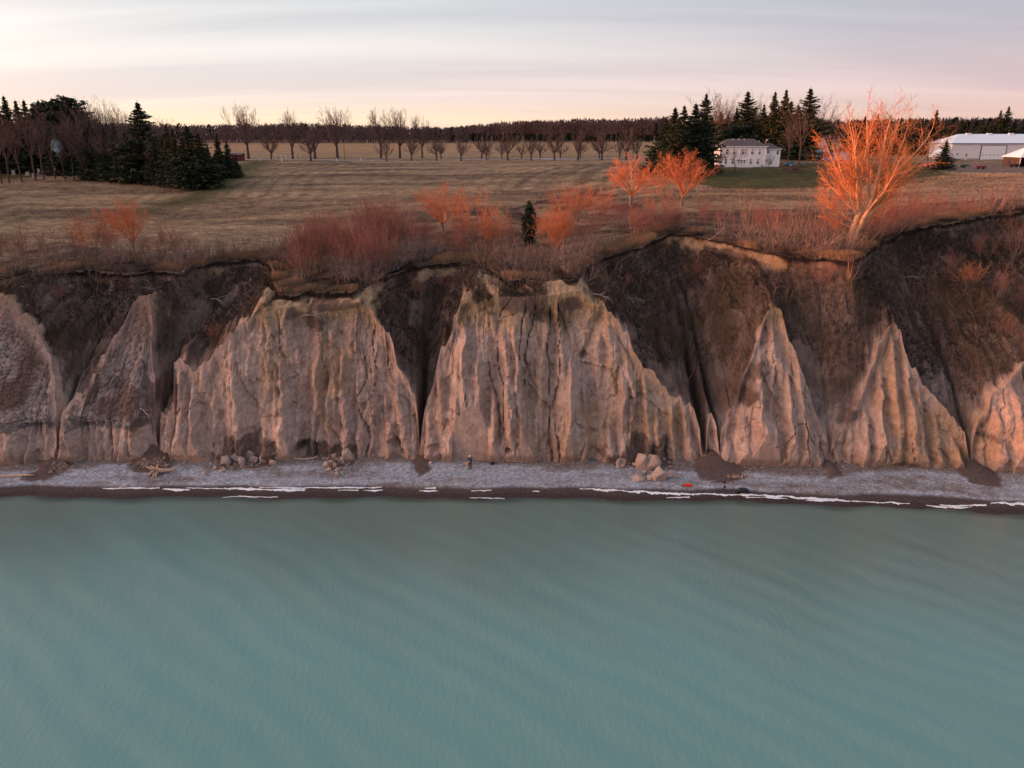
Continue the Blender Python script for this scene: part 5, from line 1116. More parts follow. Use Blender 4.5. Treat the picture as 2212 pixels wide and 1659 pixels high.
def house_build():
    W = w0; Z0 = .35
    solid('foundation', [((W+.05, .05, -.4), (-.05, dpt-.05, Z0)), ((.02, .75, -.6), (HX(1790)-.05, dpt-.8, Z0))], STONE, house)
    solid('wall', [((W, 0, Z0), (0, dpt, ez))], WALLW, house)
    solid('wall', [((.003, .7, Z0), (HX(1790), dpt - .7, HZ(385)))], WALLW, house, 'lower wing wall set back')
    b = MB()
    for i in range(30):          # clapboards catching light
        z = Z0 + (ez - Z0) * i / 30; b.box((W - .03, -.028, z), (0, -.002, z + .03)); b.box((W - .03, 0, z), (W - .002, dpt, z + .03))
    obj('siding', b.mesh('siding', WALLW), parent=house, kind='stuff')
    def hip(x0, x1, y0, y1, z, rise, o=.45):
        x0 -= o; x1 += o; y0 -= o; y1 += o; my = (y0 + y1) / 2; q = (y1 - y0) / 2 * .95
        m = MB(); m.add([(x0,y0,z),(x1,y0,z),(x1,y1,z),(x0,y1,z),(x0+q,my,z+rise),(x1-q,my,z+rise),(x0,y0,z-.16),(x1,y0,z-.16),(x1,y1,z-.16),(x0,y1,z-.16)],
                        [(0,1,5,4),(1,2,5),(2,3,4,5),(3,0,4),(9,8,7,6)]); return m
    r = obj('roof', hip(W, 0, 0, dpt, ez + .18, 2.3).mesh('roof', ROOFG), parent=house)
    solid('eaves', [((W-.47, -.49, ez+.0), (.47, -.452, ez+.2)), ((W-.49, -.45, ez), (W-.452, dpt+.45, ez+.2)), ((W-.45, -.45, ez-.02), (.45, dpt+.45, ez+.012))], TRIM, house)
    obj('roof', hip(-2.0, HX(1790), .7, dpt - .7, HZ(385) + .18, 1.8, .42).mesh('roof', ROOFG), parent=house, label='lower wing roof')
    solid('eaves', [((.5, .24, HZ(385)), (HX(1790)+.44, .276, HZ(385)+.2)), ((.5, .28, HZ(385)-.02), (HX(1790)+.42, dpt-.3, HZ(385)+.012))], TRIM, house)
    for px in (765, 893, 1018): solid('roof_vent', [((HX(px)-.16, dpt/2-.5, ez+2.1), (HX(px)+.16, dpt/2-.2, ez+2.42))], TRIM, r)
    for px in (1262, 1346): solid('roof_vent', [((HX(px)-.14, dpt/2-.6, ez+1.5), (HX(px)+.14, dpt/2-.3, ez+1.85))], TRIM, r)
    ch = solid('chimney', [((HX(1515), 4.6, HZ(385)), (HX(1555), 5.3, HZ(208)))], BRICK, r)
    m = MB(); m.tube([(HX(1536), 4.5, HZ(212)), (HX(1536), 4.42, HZ(180)), (HX(1536), 4.3, HZ(178))], [.04, .04, .04]); m.ball((HX(1536), 4.3, HZ(192)), (.28, .08, .28)); obj('satellite_dish', m.mesh('dish', TRIM), parent=house)
    for px, bl_ in ((597,.0),(752,.5),(1150,.55),(1310,.6)): window(house, HX(px), HZ(490), 55*HS, 113*HS, 0, bl_)
    for px, w, bl_ in ((897,22,0),(952,58,.45),(1008,22,0)): window(house, HX(px), HZ(490), w*HS, 113*HS, 0, bl_)
    for px, bl_ in ((582,0),(735,.5),(1135,.5),(1290,.5)): window(house, HX(px), HZ(690), 55*HS, 110*HS, 0, bl_)
    for px in (866, 994): window(house, HX(px), HZ(685), 28*HS, 85*HS, 0)
    window(house, HX(1515), HZ(460), 46*HS, 55*HS, .7); window(house, HX(1728), HZ(490), 50*HS, 90*HS, .7, .3); window(house, HX(1490), HZ(645), 40*HS, 40*HS, .7)
    window(house, HX(1595), HZ(690), 44*HS, 100*HS, .7, .5, 'tall wing window with brownish blind'); window(house, HX(1512), HZ(800), 90*HS, 18*HS, .72, 0, 'low basement window')
    dr = solid('door', [((HX(903), -.05, HZ(760)), (HX(957), -.004, HZ(600)))], mat('door_white', (.62, .60, .60), rough=.6), house); solid('pane', [((HX(912), -.062, HZ(690)), (HX(948), -.052, HZ(612)))], CURT, dr)
    solid('door_canopy', [((HX(840), -.5, HZ(606)), (HX(1030), -.03, HZ(596))), ((HX(840), -.03, HZ(596)), (HX(1030), -.004, HZ(572)))], TRIM, house)
    solid('porch', [((HX(838), -2.0, -.02), (HX(1146), -.03, HZ(766))), ((HX(780), -1.3, -.05), (HX(838)-.01, -.03, .2))], WOODD, house)
    solid('porch_skirt', [((HX(838), -2.06, .02), (HX(1146), -2.01, HZ(768)))], TRIM, house)
    b = MB(); b.box((HX(842), -1.98, HZ(706)), (HX(1146), -1.93, HZ(700)))
    for i in range(28): x = HX(842) + (HX(1146) - HX(842)) * i / 27; b.box((x - .03, -1.97, HZ(768)), (x + .03, -1.935, HZ(706)))
    obj('railing', b.mesh('railing', TRIM), parent=house)
    solid('drainpipe', [((-.12, -.1, Z0), (-.03, -.03, ez))], TRIM, house); solid('drainpipe', [((W+.02, -.1, Z0), (W+.1, -.03, ez))], TRIM, house)
    solid('air_conditioner', [((HX(1370), -.2, .1), (HX(1408), .5, 1.0))], STONE, house)
house_build()
# hedge and parked car right of the house
def bushes(name, x0, x1, b, h, n, m, label, cat):
    p0 = at(x0, b); p1 = at(x1, b); g = np.random.default_rng(9)
    P = np.stack([g.uniform(0, p1[0] - p0[0], n), g.uniform(-.9, .9, n), 0 * np.zeros(n)], -1)
    rts = [((P[k, 0], P[k, 1], 0), (g.normal() * .25, g.normal() * .25, 1), h * g.uniform(.5, .75), .02) for k in range(n)]
    out = grow(g, rts, [dict(n=3, wander=.15, up=.05, taper=.5, kids=6, t0=.1, angle=(20, 60), ratio=.55, rratio=.8, rmin=.014), dict(n=2, wander=.2, taper=.4, kids=4, t0=.1, angle=(20, 60), ratio=.6, rratio=.8, rmin=.012), dict(n=2, wander=.2)])
    V, F = joinvf([tubes(s, 3) for s in out]); t = thing(name, label, cat, loc=tuple(p0)); obj('twigs', mesh_np(name, V, F, m), parent=t)
bushes('hedge', 1688, 1728, 371, 2.6, 90, TWIG, 'dark bare hedge beside the parked car', 'hedge')
def car(x, b, rz, col, label):
    p = at(x, b); t = thing('parked_car', label, 'car', loc=tuple(p), rz=rz)
    m = MB(); prof = [(-2.2,.35),(-2.25,.75),(-1.9,.92),(-1.1,.98),(-.55,1.42),(.75,1.45),(1.45,1.0),(2.1,.92),(2.25,.7),(2.2,.35)]
    V = []; 
    for s in (-.85, .85):
        for (a, z) in prof: V.append((a, s * (.82 if z > 1.2 else 1), z))
    n = len(prof); F = [tuple(range(n))[::-1], tuple(range(n, 2 * n))] + [(i, (i + 1) % n, (i + 1) % n + n, i + n) for i in range(n)]
    m.add(V, F); obj('body', m.mesh('car_body', mat('car_paint', col, rough=.25, spec=.6)), parent=t)
    m = MB()
    for s in (-1, 1): m.box((-.5, s*.80 - .02, 1.02), (.85, s*.80 + .02, 1.34))
    m.box((-1.0, -.62, 1.03), (-.72, .62, 1.25)); obj('windows', m.mesh('car_windows', GLASS), parent=t)
    for a in (-1.4, 1.4):
        for s in (-.82, .82):
            m = MB(); m.tube([(a, s - .1, .33), (a, s + .1, .33)], .33, 12); obj('wheel', m.mesh('wheel', DARK), parent=t)
    for s in (-.6, .6): solid('headlight', [((-2.27, s-.18, .62), (-2.2, s+.18, .78))], CURT, t)
car(1707, 359, R(12), (.02, .17, .21), 'teal car parked right of the white house')
car(1722, 361, R(4), (.10, .11, .14), 'grey-blue car half hidden behind the hedge')
car(2012, 362, R(3), (.35, .03, .04), 'small red vehicle parked under the bare tree by the yard')

# gabled house behind the huge tree
gp = at(1760, 346)
gh = thing('gabled_house', 'small pale blue gabled house among trees left of the huge tree', 'house', loc=tuple(gp))
BLUEW = mat('pale_blue_siding', (.42, .52, .58), rough=.7)
def gabled():
    s = height_at(gp, 1.0); w = 26 * s; hh = 24 * s; top = 50 * s
    m = MB(); m.add([(0,0,0),(w,0,0),(w,0,hh),(w/2,0,top),(0,0,hh),(0,8,0),(w,8,0),(w,8,hh),(w/2,8,top),(0,8,hh)], [(0,1,2,3,4),(6,5,9,8,7),(1,6,7,2),(5,0,4,9)]); obj('wall', m.mesh('gable_wall', BLUEW), parent=gh)
    m = MB(); m.add([(-.4,-.4,hh-.3),(w/2,-.4,top+.15),(w/2,8.4,top+.15),(-.4,8.4,hh-.3),(w+.4,-.4,hh-.3),(w+.4,8.4,hh-.3),(-.4,-.4,hh-.1),(w/2,-.4,top+.38),(w/2,8.4,top+.38),(-.4,8.4,hh-.1),(w+.4,-.4,hh-.1),(w+.4,8.4,hh-.1)],
                    [(0,1,2,3),(1,4,5,2),(6,9,8,7),(7,8,11,10),(0,6,7,1),(1,7,10,4)]); obj('roof', m.mesh('gable_roof', ROOFG), parent=gh)
    for a in (.3, .62): window(gh, w * a, hh * .95, w * .2, 8 * s, -.01)
    solid('porch', [((-.5, -2.2, hh * .55), (w + .8, -.05, hh * .66))], ROOFG, gh)
    for a in (0, .5, 1.0): solid('porch_post', [((w*a-.08, -2.1, 0), (w*a+.08, -1.95, hh*.55))], TRIM, gh)
    for a in (.2, .7): window(gh, w * a, hh * .12, w * .18, hh * .35, -.01)
    solid('side_wing', [((w, 1.5, 0), (w + 9, 7, hh * .7))], BLUEW, gh); solid('wing_roof', [((w + .0, 1.1, hh * .7), (w + 9.4, 7.4, hh * .78))], ROOFG, gh)
gabled()
# ------------------------------------------------------------------ barn
bp = at(2052, 345); S = height_at(bp, 1.0)
BARNW = mat('cream_metal_siding', (.76, .71, .72), rough=.6); BARNR = mat('pale_metal_roof', (.72, .76, .80), rough=.45)
barn = thing('long_barn', 'long cream barn with white metal roof and big door', 'barn', loc=tuple(bp))
def ZX(x): return x / 3648 * 1245.9 * 0 + (x - 530) / 2212 * 207.36 * S
def ZZ(y, base=850): return (base - y) / 6.1444 * .576 * S
def barn_build():
    x1 = ZX(2212) + 16; d = 18; e = ZZ(495); r = ZZ(282) - .3
    solid('wall', [((0, 0, .55), (x1, d, e))], BARNW, barn); solid('foundation', [((-.05, -.05, -.6), (x1 + .05, d + .05, .548))], mat('barn_footing', (.42, .35, .34), rough=.9, noise=.1), barn)
    b = MB()
    for i in range(int(x1 / .6)): b.box((i * .6, -.028, .56), (i * .6 + .07, -.003, e - .05))
    obj('siding_rib', b.mesh('siding_rib', BARNW), parent=barn, kind='stuff')
    q = ZX(895) * .999
    m = MB(); m.add([(-.4,-.5,e),(x1+.4,-.5,e),(x1+.4,d+.5,e),(-.4,d+.5,e),(q,d/2,r),(x1-q,d/2,r),(-.4,-.5,e-.14),(x1+.4,-.5,e-.14),(x1+.4,d+.5,e-.14),(-.4,d+.5,e-.14)], [(0,1,5,4),(1,2,5),(2,3,4,5),(3,0,4),(9,8,7,6)])
    rf = obj('roof', m.mesh('barn_roof', BARNR), parent=barn)
    solid('gutter', [((-.45, -.56, e-.2), (x1+.4, -.505, e+.03))], mat('gutter_dark', (.07, .08, .10), rough=.5), barn)
    for x in (1110, 1592, 2090): solid('roof_vent', [((ZX(x)-.9, d/2-1.0, r-.3), (ZX(x)+.9, d/2+.4, r+.35))], TRIM, rf)
    dr = solid('big_door', [((ZX(1200), -.12, .0), (ZX(1750), -.06, ZZ(545)))], TRIM, barn)
    fr = solid('door_frame', [((ZX(1180), -.16, 0), (ZX(1200), -.002, ZZ(535))), ((ZX(1750), -.16, 0), (ZX(1765), -.002, ZZ(535))), ((ZX(1200), -.16, ZZ(545)), (ZX(1750), -.002, ZZ(535)))], mat('frame_dark', (.12, .10, .11), rough=.7), barn)
    for x in (1242, 1330, 1418, 1505, 1595, 1685): solid('pane', [((ZX(x)-.28, -.135, ZZ(755)), (ZX(x)+.28, -.122, ZZ(738)))], GLASS, dr)
    for k in range(1, 4): solid('door_seam', [((ZX(1202), -.128, ZZ(545)*k/4-.02), (ZX(1748), -.121, ZZ(545)*k/4+.02))], CURT, dr)
    d2 = solid('door', [((ZX(848), -.10, .0), (ZX(905), -.03, ZZ(712)))], mat('cream_door', (.68, .66, .52), rough=.6), barn); solid('pane', [((ZX(868), -.115, ZZ(775)), (ZX(893), -.102, ZZ(722)))], GLASS, d2)
    for x in (655, 686): window(barn, ZX(x), ZZ(748), .42, .75, -.03)
barn_build()
lt = thing('lean_to_shed', 'small shed with pale roof at the left end of the long barn', 'shed', loc=(float(bp[0]) - 2.1, float(bp[1]) + 4, float(bp[2])), scale=(.47, 1, 1))
solid('wall', [((0, 0, -.3), (4.1, 6, 2.6))], BARNW, lt)
m = MB(); m.add([(-.3,-.3,2.6),(4.15,-.3,3.9),(4.15,6.3,3.9),(-.3,6.3,2.6),(-.3,-.3,2.75),(4.15,-.3,4.05),(4.15,6.3,4.05),(-.3,6.3,2.75)], [(3,2,1,0),(4,5,6,7),(0,1,5,4),(1,2,6,5),(2,3,7,6),(3,0,4,7)]); obj('roof', m.mesh('lean_roof', BARNR), parent=lt)
# open dark shed at the right border
op = at(2201, 361); os_ = thing('open_shed', 'dark open-fronted shed with white roof cut by the right border', 'shed', loc=tuple(op))
solid('wall', [((0, 0, -.3), (.25, 9, 3.1)), ((.25, 8.7, -.3), (9, 9, 3.1)), ((9, 0, -.3), (9.25, 9, 3.1))], WOODD, os_); solid('corner_post', [((-.1, -.12, -.3), (.12, -.01, 3.1))], TRIM, os_)
m = MB(); m.add([(-.5,-.5,3.1),(9.7,-.5,3.1),(9.7,9.5,3.1),(-.5,9.5,3.1),(4.6,4.5,6.4),(-.5,-.5,3.0),(9.7,-.5,3.0),(9.7,9.5,3.0),(-.5,9.5,3.0)], [(0,1,4),(1,2,4),(2,3,4),(3,0,4),(8,7,6,5),(0,5,6,1),(3,8,5,0)]); obj('roof', m.mesh('open_roof', BARNR), parent=os_)
# red shed by the left woods, dome in the woods
rp = at(512, 348); rs = thing('red_shed', 'small dark red shed at the right end of the left woods', 'shed', loc=tuple(rp)); REDW = mat('red_boards', (.20, .025, .03), rough=.8)
solid('wall', [((-2.4, 0, -.3), (2.4, 4, 2.7))], REDW, rs); m = MB(); m.add([(-2.7,-.4,2.7),(2.7,-.4,2.7),(2.7,2,3.5),(-2.7,2,3.5),(2.7,4.4,2.7),(-2.7,4.4,2.7),(-2.7,-.4,2.6),(2.7,-.4,2.6)], [(0,1,2,3),(3,2,4,5),(7,6,5,4),(0,6,7,1)]); obj('roof', m.mesh('red_roof', ROOFG), parent=rs); solid('door', [((1.2, -.06, -.1), (2.4, -.005, 2.3))], WOODD, rs)
dp = at(133, 375); dm = thing('grain_bin', 'pale blue-white domed grain bin seen between the dark trees', 'grain bin', loc=tuple(dp))
BINM = mat('bin_galvanised', (.26, .38, .42), rough=.5)
def bin_():
    s = height_at(dp, 1.0); m = MB(); r = 11 * s; m.tube([(0, 0, -1), (0, 0, 54 * s)], r, 20); obj('wall', m.mesh('bin_wall', BINM, True), parent=dm)
    m = MB(); m.ball((0, 0, 54 * s), (r * 1.02, r * 1.02, 18 * s), 20, 10); obj('roof', m.mesh('bin_dome', BINM, True), parent=dm)
bin_()
for x, b, t_, lab in ((124, 379, 326, 'small dark spruce hiding the foot of the domed bin, left one'), (143, 379, 324, 'small dark spruce hiding the foot of the domed bin, right one')):
    q = at(x, b); k = height_at(q, b - t_) / 20; plant('spruce_tree', SPR[0], tuple(q), lab, 'tree', scale=(k * 1.9, k * 1.9, k))
# ------------------------------------------------------------------ churchyard, posts, poles, machinery
GST = mat('gravestone_grey', (.30, .29, .30), rough=.8, noise=.2, nscale=3); GSR = mat('gravestone_red', (.22, .10, .10), rough=.8)
for i, (x, b, h, w, red, lab) in enumerate([(98,373,26,9,0,'tall pointed grave monument in the churchyard'),(94,380,9,16,1,'wide reddish gravestone in front of the tall monument'),(74,383,9,8,0,'grey gravestone left of the tall monument'),(85,377,12,6,0,'narrow gravestone just left of the tall monument'),(108,378,9,7,0,'grey gravestone right of the tall monument'),
        (117,377,11,6,0,'narrow upright gravestone by the pale stump'),(133,374,8,6,0,'small gravestone right of the pale stump'),(141,373,8,7,0,'small gravestone, third from the right'),(151,372,11,5,0,'pale gravestone, second from the right'),(160,374,10,6,0,'rightmost gravestone near the dark spruces'),(30,378,10,7,0,'gravestone near the left border'),(60,379,8,8,0,'low gravestone between the two pale trunks')]):
    q = at(x, b); s = height_at(q, 1.0); t = thing('gravestone', lab, 'gravestone', loc=tuple(q), group='gravestones in the churchyard'); m = MB()
    W = w * s / 2; Hh = h * s
    m2 = MB(); m2.box((-W * 1.2, -.35, -.2), (W * 1.2, .35, .22)); obj('plinth', m2.mesh('plinth', GST), parent=t)
    if i == 0:
        m.tube([(0, 0, .22), (0, 0, Hh * .3), (0, 0, Hh * .3 + .02), (0, 0, Hh * .85), (0, 0, Hh)], [W, W * .95, W * .6, W * .35, .02], 4)
    else:
        n = 9; pr = [(-W, .22)] + [(-W * math.cos(math.pi * k / n), Hh - W * .5 + W * .5 * math.sin(math.pi * k / n)) for k in range(n + 1)] + [(W, .22)]
        V = [(a, -.12, z) for a, z in pr] + [(a, .12, z) for a, z in pr]; k = len(pr); m.add(V, [tuple(range(k))[::-1], tuple(range(k, 2 * k))] + [(j, (j + 1) % k, (j + 1) % k + k, j + k) for j in range(k)])
    obj('stone', m.mesh('stone', GSR if red else GST), parent=t)
q = at(122, 380); st = thing('broken_stump', 'pale broken tree stump at the churchyard edge', 'tree stump', loc=tuple(q)); m = MB(); s = height_at(q, 1.0); m.tube([(0,0,-.3),(0,0,6*s),(-.1,0,16*s),(-.35,.1,26*s)], [.45,.36,.26,.06], 7); obj('trunk', m.mesh('stump', BARKL), parent=st)
POST = mat('post_white', (.72, .72, .74), rough=.6)
pm = MB(); pm.tube([(0,0,-.2),(0,0,1.5)], .16, 6); pm_ = pm.mesh('marker_post', POST)
for i, (x, lab) in enumerate([(561,'white roadside marker post, leftmost, below the double-crowned tree'),(609,'white roadside marker post before the low fence'),(728,'white roadside marker post at the foot of the lone tall tree'),(779,'white roadside marker post right of the lone tall tree'),(484,'white roadside marker post by the red shed')]):
    q = at(x, 348); thing('marker_post', lab, 'post', loc=tuple(q), group='white posts along the road', me=pm_)
f0 = at(596, 343.5); f1 = at(652, 343.5); fn = thing('low_fence', 'low white post fence beyond the road under the avenue', 'fence', loc=tuple(f0))
for i in range(6):
    m = MB(); x = (f1[0] - f0[0]) * i / 5; m.tube([(x, 0, -.2), (x, 0, 2.2)], .10, 5); obj('post', m.mesh('fence_post', POST), parent=fn)
m = MB(); m.tube([(0, 0, 1.5), (f1[0] - f0[0], 0, 1.5)], .035, 4); obj('rail', m.mesh('fence_rail', POST), parent=fn)
for x, b, t_, lab in ((745, 346, 292, 'thin utility pole behind the lone tall tree'), (1056, 346, 303, 'thin utility pole in the middle of the avenue'), (1367, 344, 296, 'thin utility pole near the spruces by the house')):
    q = at(x, b); h = height_at(q, b - t_); t = thing('utility_pole', lab, 'utility pole', loc=tuple(q), group='utility poles along the road'); m = MB(); m.tube([(0,0,-.3),(0,0,h)], [.16,.11], 6); obj('pole', m.mesh('pole', BARKD), parent=t)
    m = MB(); m.box((-.9, -.06, h - .7), (.9, .06, h - .58)); obj('crossarm', m.mesh('crossarm', BARKD), parent=t)
REDM = mat('machine_red', (.30, .03, .03), rough=.5); GREENM = mat('machine_green', (.05, .10, .04), rough=.6); BLKM = mat('machine_black', (.02, .02, .025), rough=.5)
def implement(x, b, label, red=True):
    q = at(x, b); t = thing('farm_implement', label, 'farm machine', loc=tuple(q)); m = MB(); m.box((-1.5, -.5, .5), (1.5, .5, .95)); m.tube([(-1.5,0,.8),(-2.0,0,2.0)], .08, 5); m.tube([(1.4,0,.8),(2.1,0,2.1)], .08, 5); m.tube([(.2,0,.9),(.1,-.1,1.7)], .07, 5); obj('frame', m.mesh('implement_frame', REDM if red else BLKM), parent=t)
    m = MB()
    for k in range(5): m.tube([(-1.3 + k * .65, -.5, .9), (-1.3 + k * .65, -.9, .5), (-1.3 + k * .65, -.7, .0)], .05, 5)
    obj('tines', m.mesh('tines', BLKM), parent=t)
    for s in (-.8, .8):
        m = MB(); m.tube([(s, -.12, .42), (s, .12, .42)], .42, 12); obj('wheel', m.mesh('wheel', BLKM), parent=t)
implement(2118, 365, 'red farm cultivator with raised arms standing in the yard'); implement(2190, 361, 'dark machine parked against the open shed', False)
q = at(2153, 370); t = thing('timber_pile', 'jumble of loose boards lying in front of the red cultivator', 'timber pile', loc=tuple(q))
for k in range(9):
    g = np.random.default_rng(k); m = MB(); a = g.uniform(-.3, .3); x0 = g.uniform(-2.6, 1.2); L = g.uniform(1.2, 2.6); m.box((x0, -.1 + k * .12, .02 + .06 * (k % 4)), (x0 + L, .06 + k * .12, .14 + .06 * (k % 4))); o = obj('board', m.mesh('board', BARKL if k % 2 else BARK), parent=t); o.rotation_euler = (0, -abs(a) * .5, a)
q = at(2098, 372 - 6); q = at(2081, 362); t = thing('small_trailer', 'low green and grey trailer at the edge of the yard', 'trailer', loc=tuple(q)); solid('bed', [((-1.4, -.7, .45), (1.2, .7, .95))], GREENM, t); m = MB(); m.tube([(1.2, 0, .5), (2.2, 0, .45)], .06, 5); obj('drawbar', m.mesh('drawbar', BLKM), parent=t)
for s in (-.75, .75):
    m = MB(); m.tube([(-.2, s - .1, .35), (-.2, s + .1, .35)], .35, 12); obj('wheel', m.mesh('wheel', BLKM), parent=t)

# ------------------------------------------------------------------ things on the beach
CLAYROCK = mat('clay_boulder', (.40, .285, .23), rough=.95, noise=.22, nscale=1.6, bump=.05, bscale=3)
GREYROCK = mat('grey_boulder', (.30, .235, .21), rough=.95, noise=.25, nscale=1.6, bump=.05, bscale=3)
def onbeach(px, py): return hit(np.array(float(px)), np.array(float(py)), BZ, 60, 130)
def boulder(cx, cy, w, h, m, label, seed, group, deep=.9, rot=0.0):
    """cx, cy: middle of the foot in the photo; w, h: its size there in px"""
    q = onbeach(cx, cy); s = height_at(q, 1.0); g = np.random.default_rng(seed)
    import bmesh
    # a broken angular block: the hull of a few scattered corners
    bm = bmesh.new(); npt = 15; pts = nrm(g.normal(size=(npt, 3))) * g.uniform(.78, 1.0, (npt, 1))
    for p_ in np.vstack([pts, [[.7, .5, -.6], [-.7, .5, -.6], [.7, -.5, -.6], [-.7, -.5, -.6]]]): bm.verts.new(p_)
    h_ = bmesh.ops.convex_hull(bm, input=bm.verts); bmesh.ops.delete(bm, geom=[e for e in h_['geom_interior'] if isinstance(e, bmesh.types.BMVert)], context='VERTS')
    bmesh.ops.bevel(bm, geom=bm.edges[:], offset=.05, segments=1, affect='EDGES')
    me = bpy.data.meshes.new('boulder'); bm.to_mesh(me); bm.free(); me.materials.append(m)
    W = w * s / 2 * 1.4; Hh = h * s / 2 * 1.3
    o = thing('boulder', label, 'boulder', loc=(float(q[0]), float(q[1]) + .25, float(q[2]) + Hh * .62), rz=g.uniform(0, 6), group=group, me=me)
    o.scale = (W, W * deep, Hh)
    o.rotation_euler = (g.uniform(-.2, .2), rot, g.uniform(-.35, .35))
GL, GM, GR = 'boulders of the left rock fall', 'boulders of the middle rock fall', 'boulders of the right rock fall'
P = [(489,976,15,14,0,'upper left block of the left rock fall',GL),(494,987,24,13,0,'long pinkish block in the left rock fall',GL),(515,990,12,16,1,'small upright grey block high in the left rock fall',GL),(530,976,20,18,1,'large grey block near the top of the left rock fall',GL),(540,992,18,20,1,'dark grey block at the right of the left rock fall',GL),(547,998,20,14,1,'low dark block at the right foot of the left rock fall',GL),
     (488,1004,20,20,1,'rounded grey block at the foot of the left rock fall',GL),(522,1006,13,20,0,'narrow upright block at the foot of the left rock fall',GL),(568,1000,14,18,1,'separate grey block right of the left rock fall',GL),(552,969,14,11,0,'small top right block of the left rock fall',GL),(511,996,26,18,1,'middle grey mass of the left rock fall',GL),(479,990,12,20,1,'block buried at the left side of the left rock fall',GL),
     (589,1005,14,12,0,'small boulder resting on two stones right of the left rock fall',GL),(441,1025,12,8,0,'flat pink boulder on the pebbles below the leaning pillar',GL),(481,1020,13,6,0,'low flat stone below the left rock fall',GL),(463,1014,9,7,0,'small pale stone left of the low flat one',GL),(15,1003,13,9,0,'lone pink stone near the left border',GL),
     (752,994,26,26,0,'large split block leaning right beside the middle rock fall',GM),(705,1011,14,14,0,'pale paired boulder, left one, before the middle rock fall',GM),(714,1008,12,14,0,'pale paired boulder, right one, before the middle rock fall',GM),(711,1019,11,9,0,'pinkish stone under the pale paired boulders',GM),(722,1012,8,12,0,'slim stone right of the pale paired boulders',GM),(729,1018,11,8,0,'small stone right of the slim stone',GM),(727,1027,8,8,0,'smallest stone low on the pebbles of the middle group',GM),(720,990,10,10,0,'block set in the soil of the middle rock fall',GM),(738,998,9,12,0,'block beside the large split block',GM),(707,996,9,8,1,'small stone on the soil heap of the middle rock fall',GM),
     (1353,988,16,26,0,'upper upright block of the right rock fall',GR),(1342,1003,20,28,0,'large slanting block at the left of the right rock fall',GR),(1337,1008,9,18,0,'small block at the far left of the right rock fall',GR),(1336,1014,8,10,0,'lower left round stone of the right rock fall',GR),(1346,1012,9,12,1,'grey egg-shaped stone at the left foot of the right rock fall',GR),
     (1387,1014,24,38,0,'tall rounded slab left of the biggest block',GR),(1410,1012,32,38,0,'biggest square block of the right rock fall',GR),(1403,1017,14,12,0,'stone wedged at the foot of the biggest block',GR),(1378,998,9,12,0,'small stone left of the tall rounded slab',GR),(1425,1038,27,32,0,'large pointed boulder in front of the biggest block',GR),
     (1406,1038,15,13,0,'boulder split off the left of the pointed one',GR),(1380,1038,26,12,0,'long flat pale boulder nearest the water',GR),(1443,1034,17,11,0,'half-round boulder right of the pointed one',GR),(1463,1032,20,7,1,'flat dark stone at the right end of the right rock fall',GR),(1452,1024,14,6,0,'low slab behind the half-round boulder',GR),(1393,1026,8,10,1,'small upright stone behind the long flat boulder',GR),(1374,1006,14,8,0,'flat slab at the left foot of the tall rounded slab',GR),
     (930,1003,8,6,0,'small stone by the narrow central gully mouth','single stones on the beach'),(1885,1001,9,7,0,'small stone at the foot of the second clay spur','single stones on the beach')]
for i, (x, y, w, h, gr, lab, grp) in enumerate(P): boulder(x, y, w, h, GREYROCK if gr else CLAYROCK, lab, 800 + i, grp)
# crumbs of clay at the rock falls
def crumbs():
    g = np.random.default_rng(820); N = 1500; c = [(505,990,38,14),(730,990,34,14),(1385,985,55,14),(1590,1030,14,5),(130,1005,20,10),(330,995,30,8)]
    k = g.integers(0, len(c), N); px = np.array([c[i][0] + g.normal() * c[i][2] * .55 for i in k]); py = np.minimum(np.array([c[i][1] + g.normal() * c[i][3] * .6 + 5 for i in k]), 1030)
    Q = hit(px, py, BZ, 60, 110); r = .06 + .28 * g.random(N) ** 3
    base = np.array([(1,0,0),(-1,0,0),(0,1,0),(0,-1,0),(0,0,1),(0,0,-1)], float); Fo = np.array([(0,2,4),(2,1,4),(1,3,4),(3,0,4),(2,0,5),(1,2,5),(3,1,5),(0,3,5)])
    V = Q[:, None] + base[None] * (r[:, None] * g.uniform(.6, 1.3, (N, 3)))[:, None] + g.normal(size=(N, 6, 3)) * r[:, None, None] * .15
    col = np.array([.26, .18, .145]) * g.uniform(.5, 1.35, (N, 1)); F = (Fo[None] + (np.arange(N) * 6)[:, None, None]).reshape(-1, 3)
    obj('clay_rubble', mesh_np('clay_rubble', V.reshape(-1, 3), F, mat('rubble_clay', (.3, .2, .2), vcol=True, rough=1), np.repeat(col, 6, 0)), kind='stuff', label='crumbled clay rubble around the rock falls', category='rubble')
crumbs()
DRIFT = mat('driftwood_bleached', (.50, .33, .23), rough=.85, noise=.25, nscale=4)
q0 = onbeach(-60, 1031.5); q1 = onbeach(74, 1029); t = thing('driftwood_log', 'long straight bleached log lying at the left border', 'log', loc=tuple(q1))
m = MB(); d = np.array(q0) - np.array(q1); m.tube([(d * f + np.array([0, 0, .14 + .03 * math.sin(f * 9)])) for f in np.linspace(0, 1, 9)], [.10, .14, .15, .15, .16, .16, .17, .18, .18], 9); obj('trunk', m.mesh('log', DRIFT, True), parent=t)
q = onbeach(340, 1024); t = thing('driftwood_stump', 'bleached driftwood stump with spread roots on the pebbles', 'driftwood', loc=tuple(q))
m = MB(); m.tube([(0,0,.5),(.8,.1,.42),(1.9,.2,.5),(2.4,.25,.6)], [.34,.25,.15,.06], 8); obj('trunk', m.mesh('stump_trunk', DRIFT, True), parent=t)
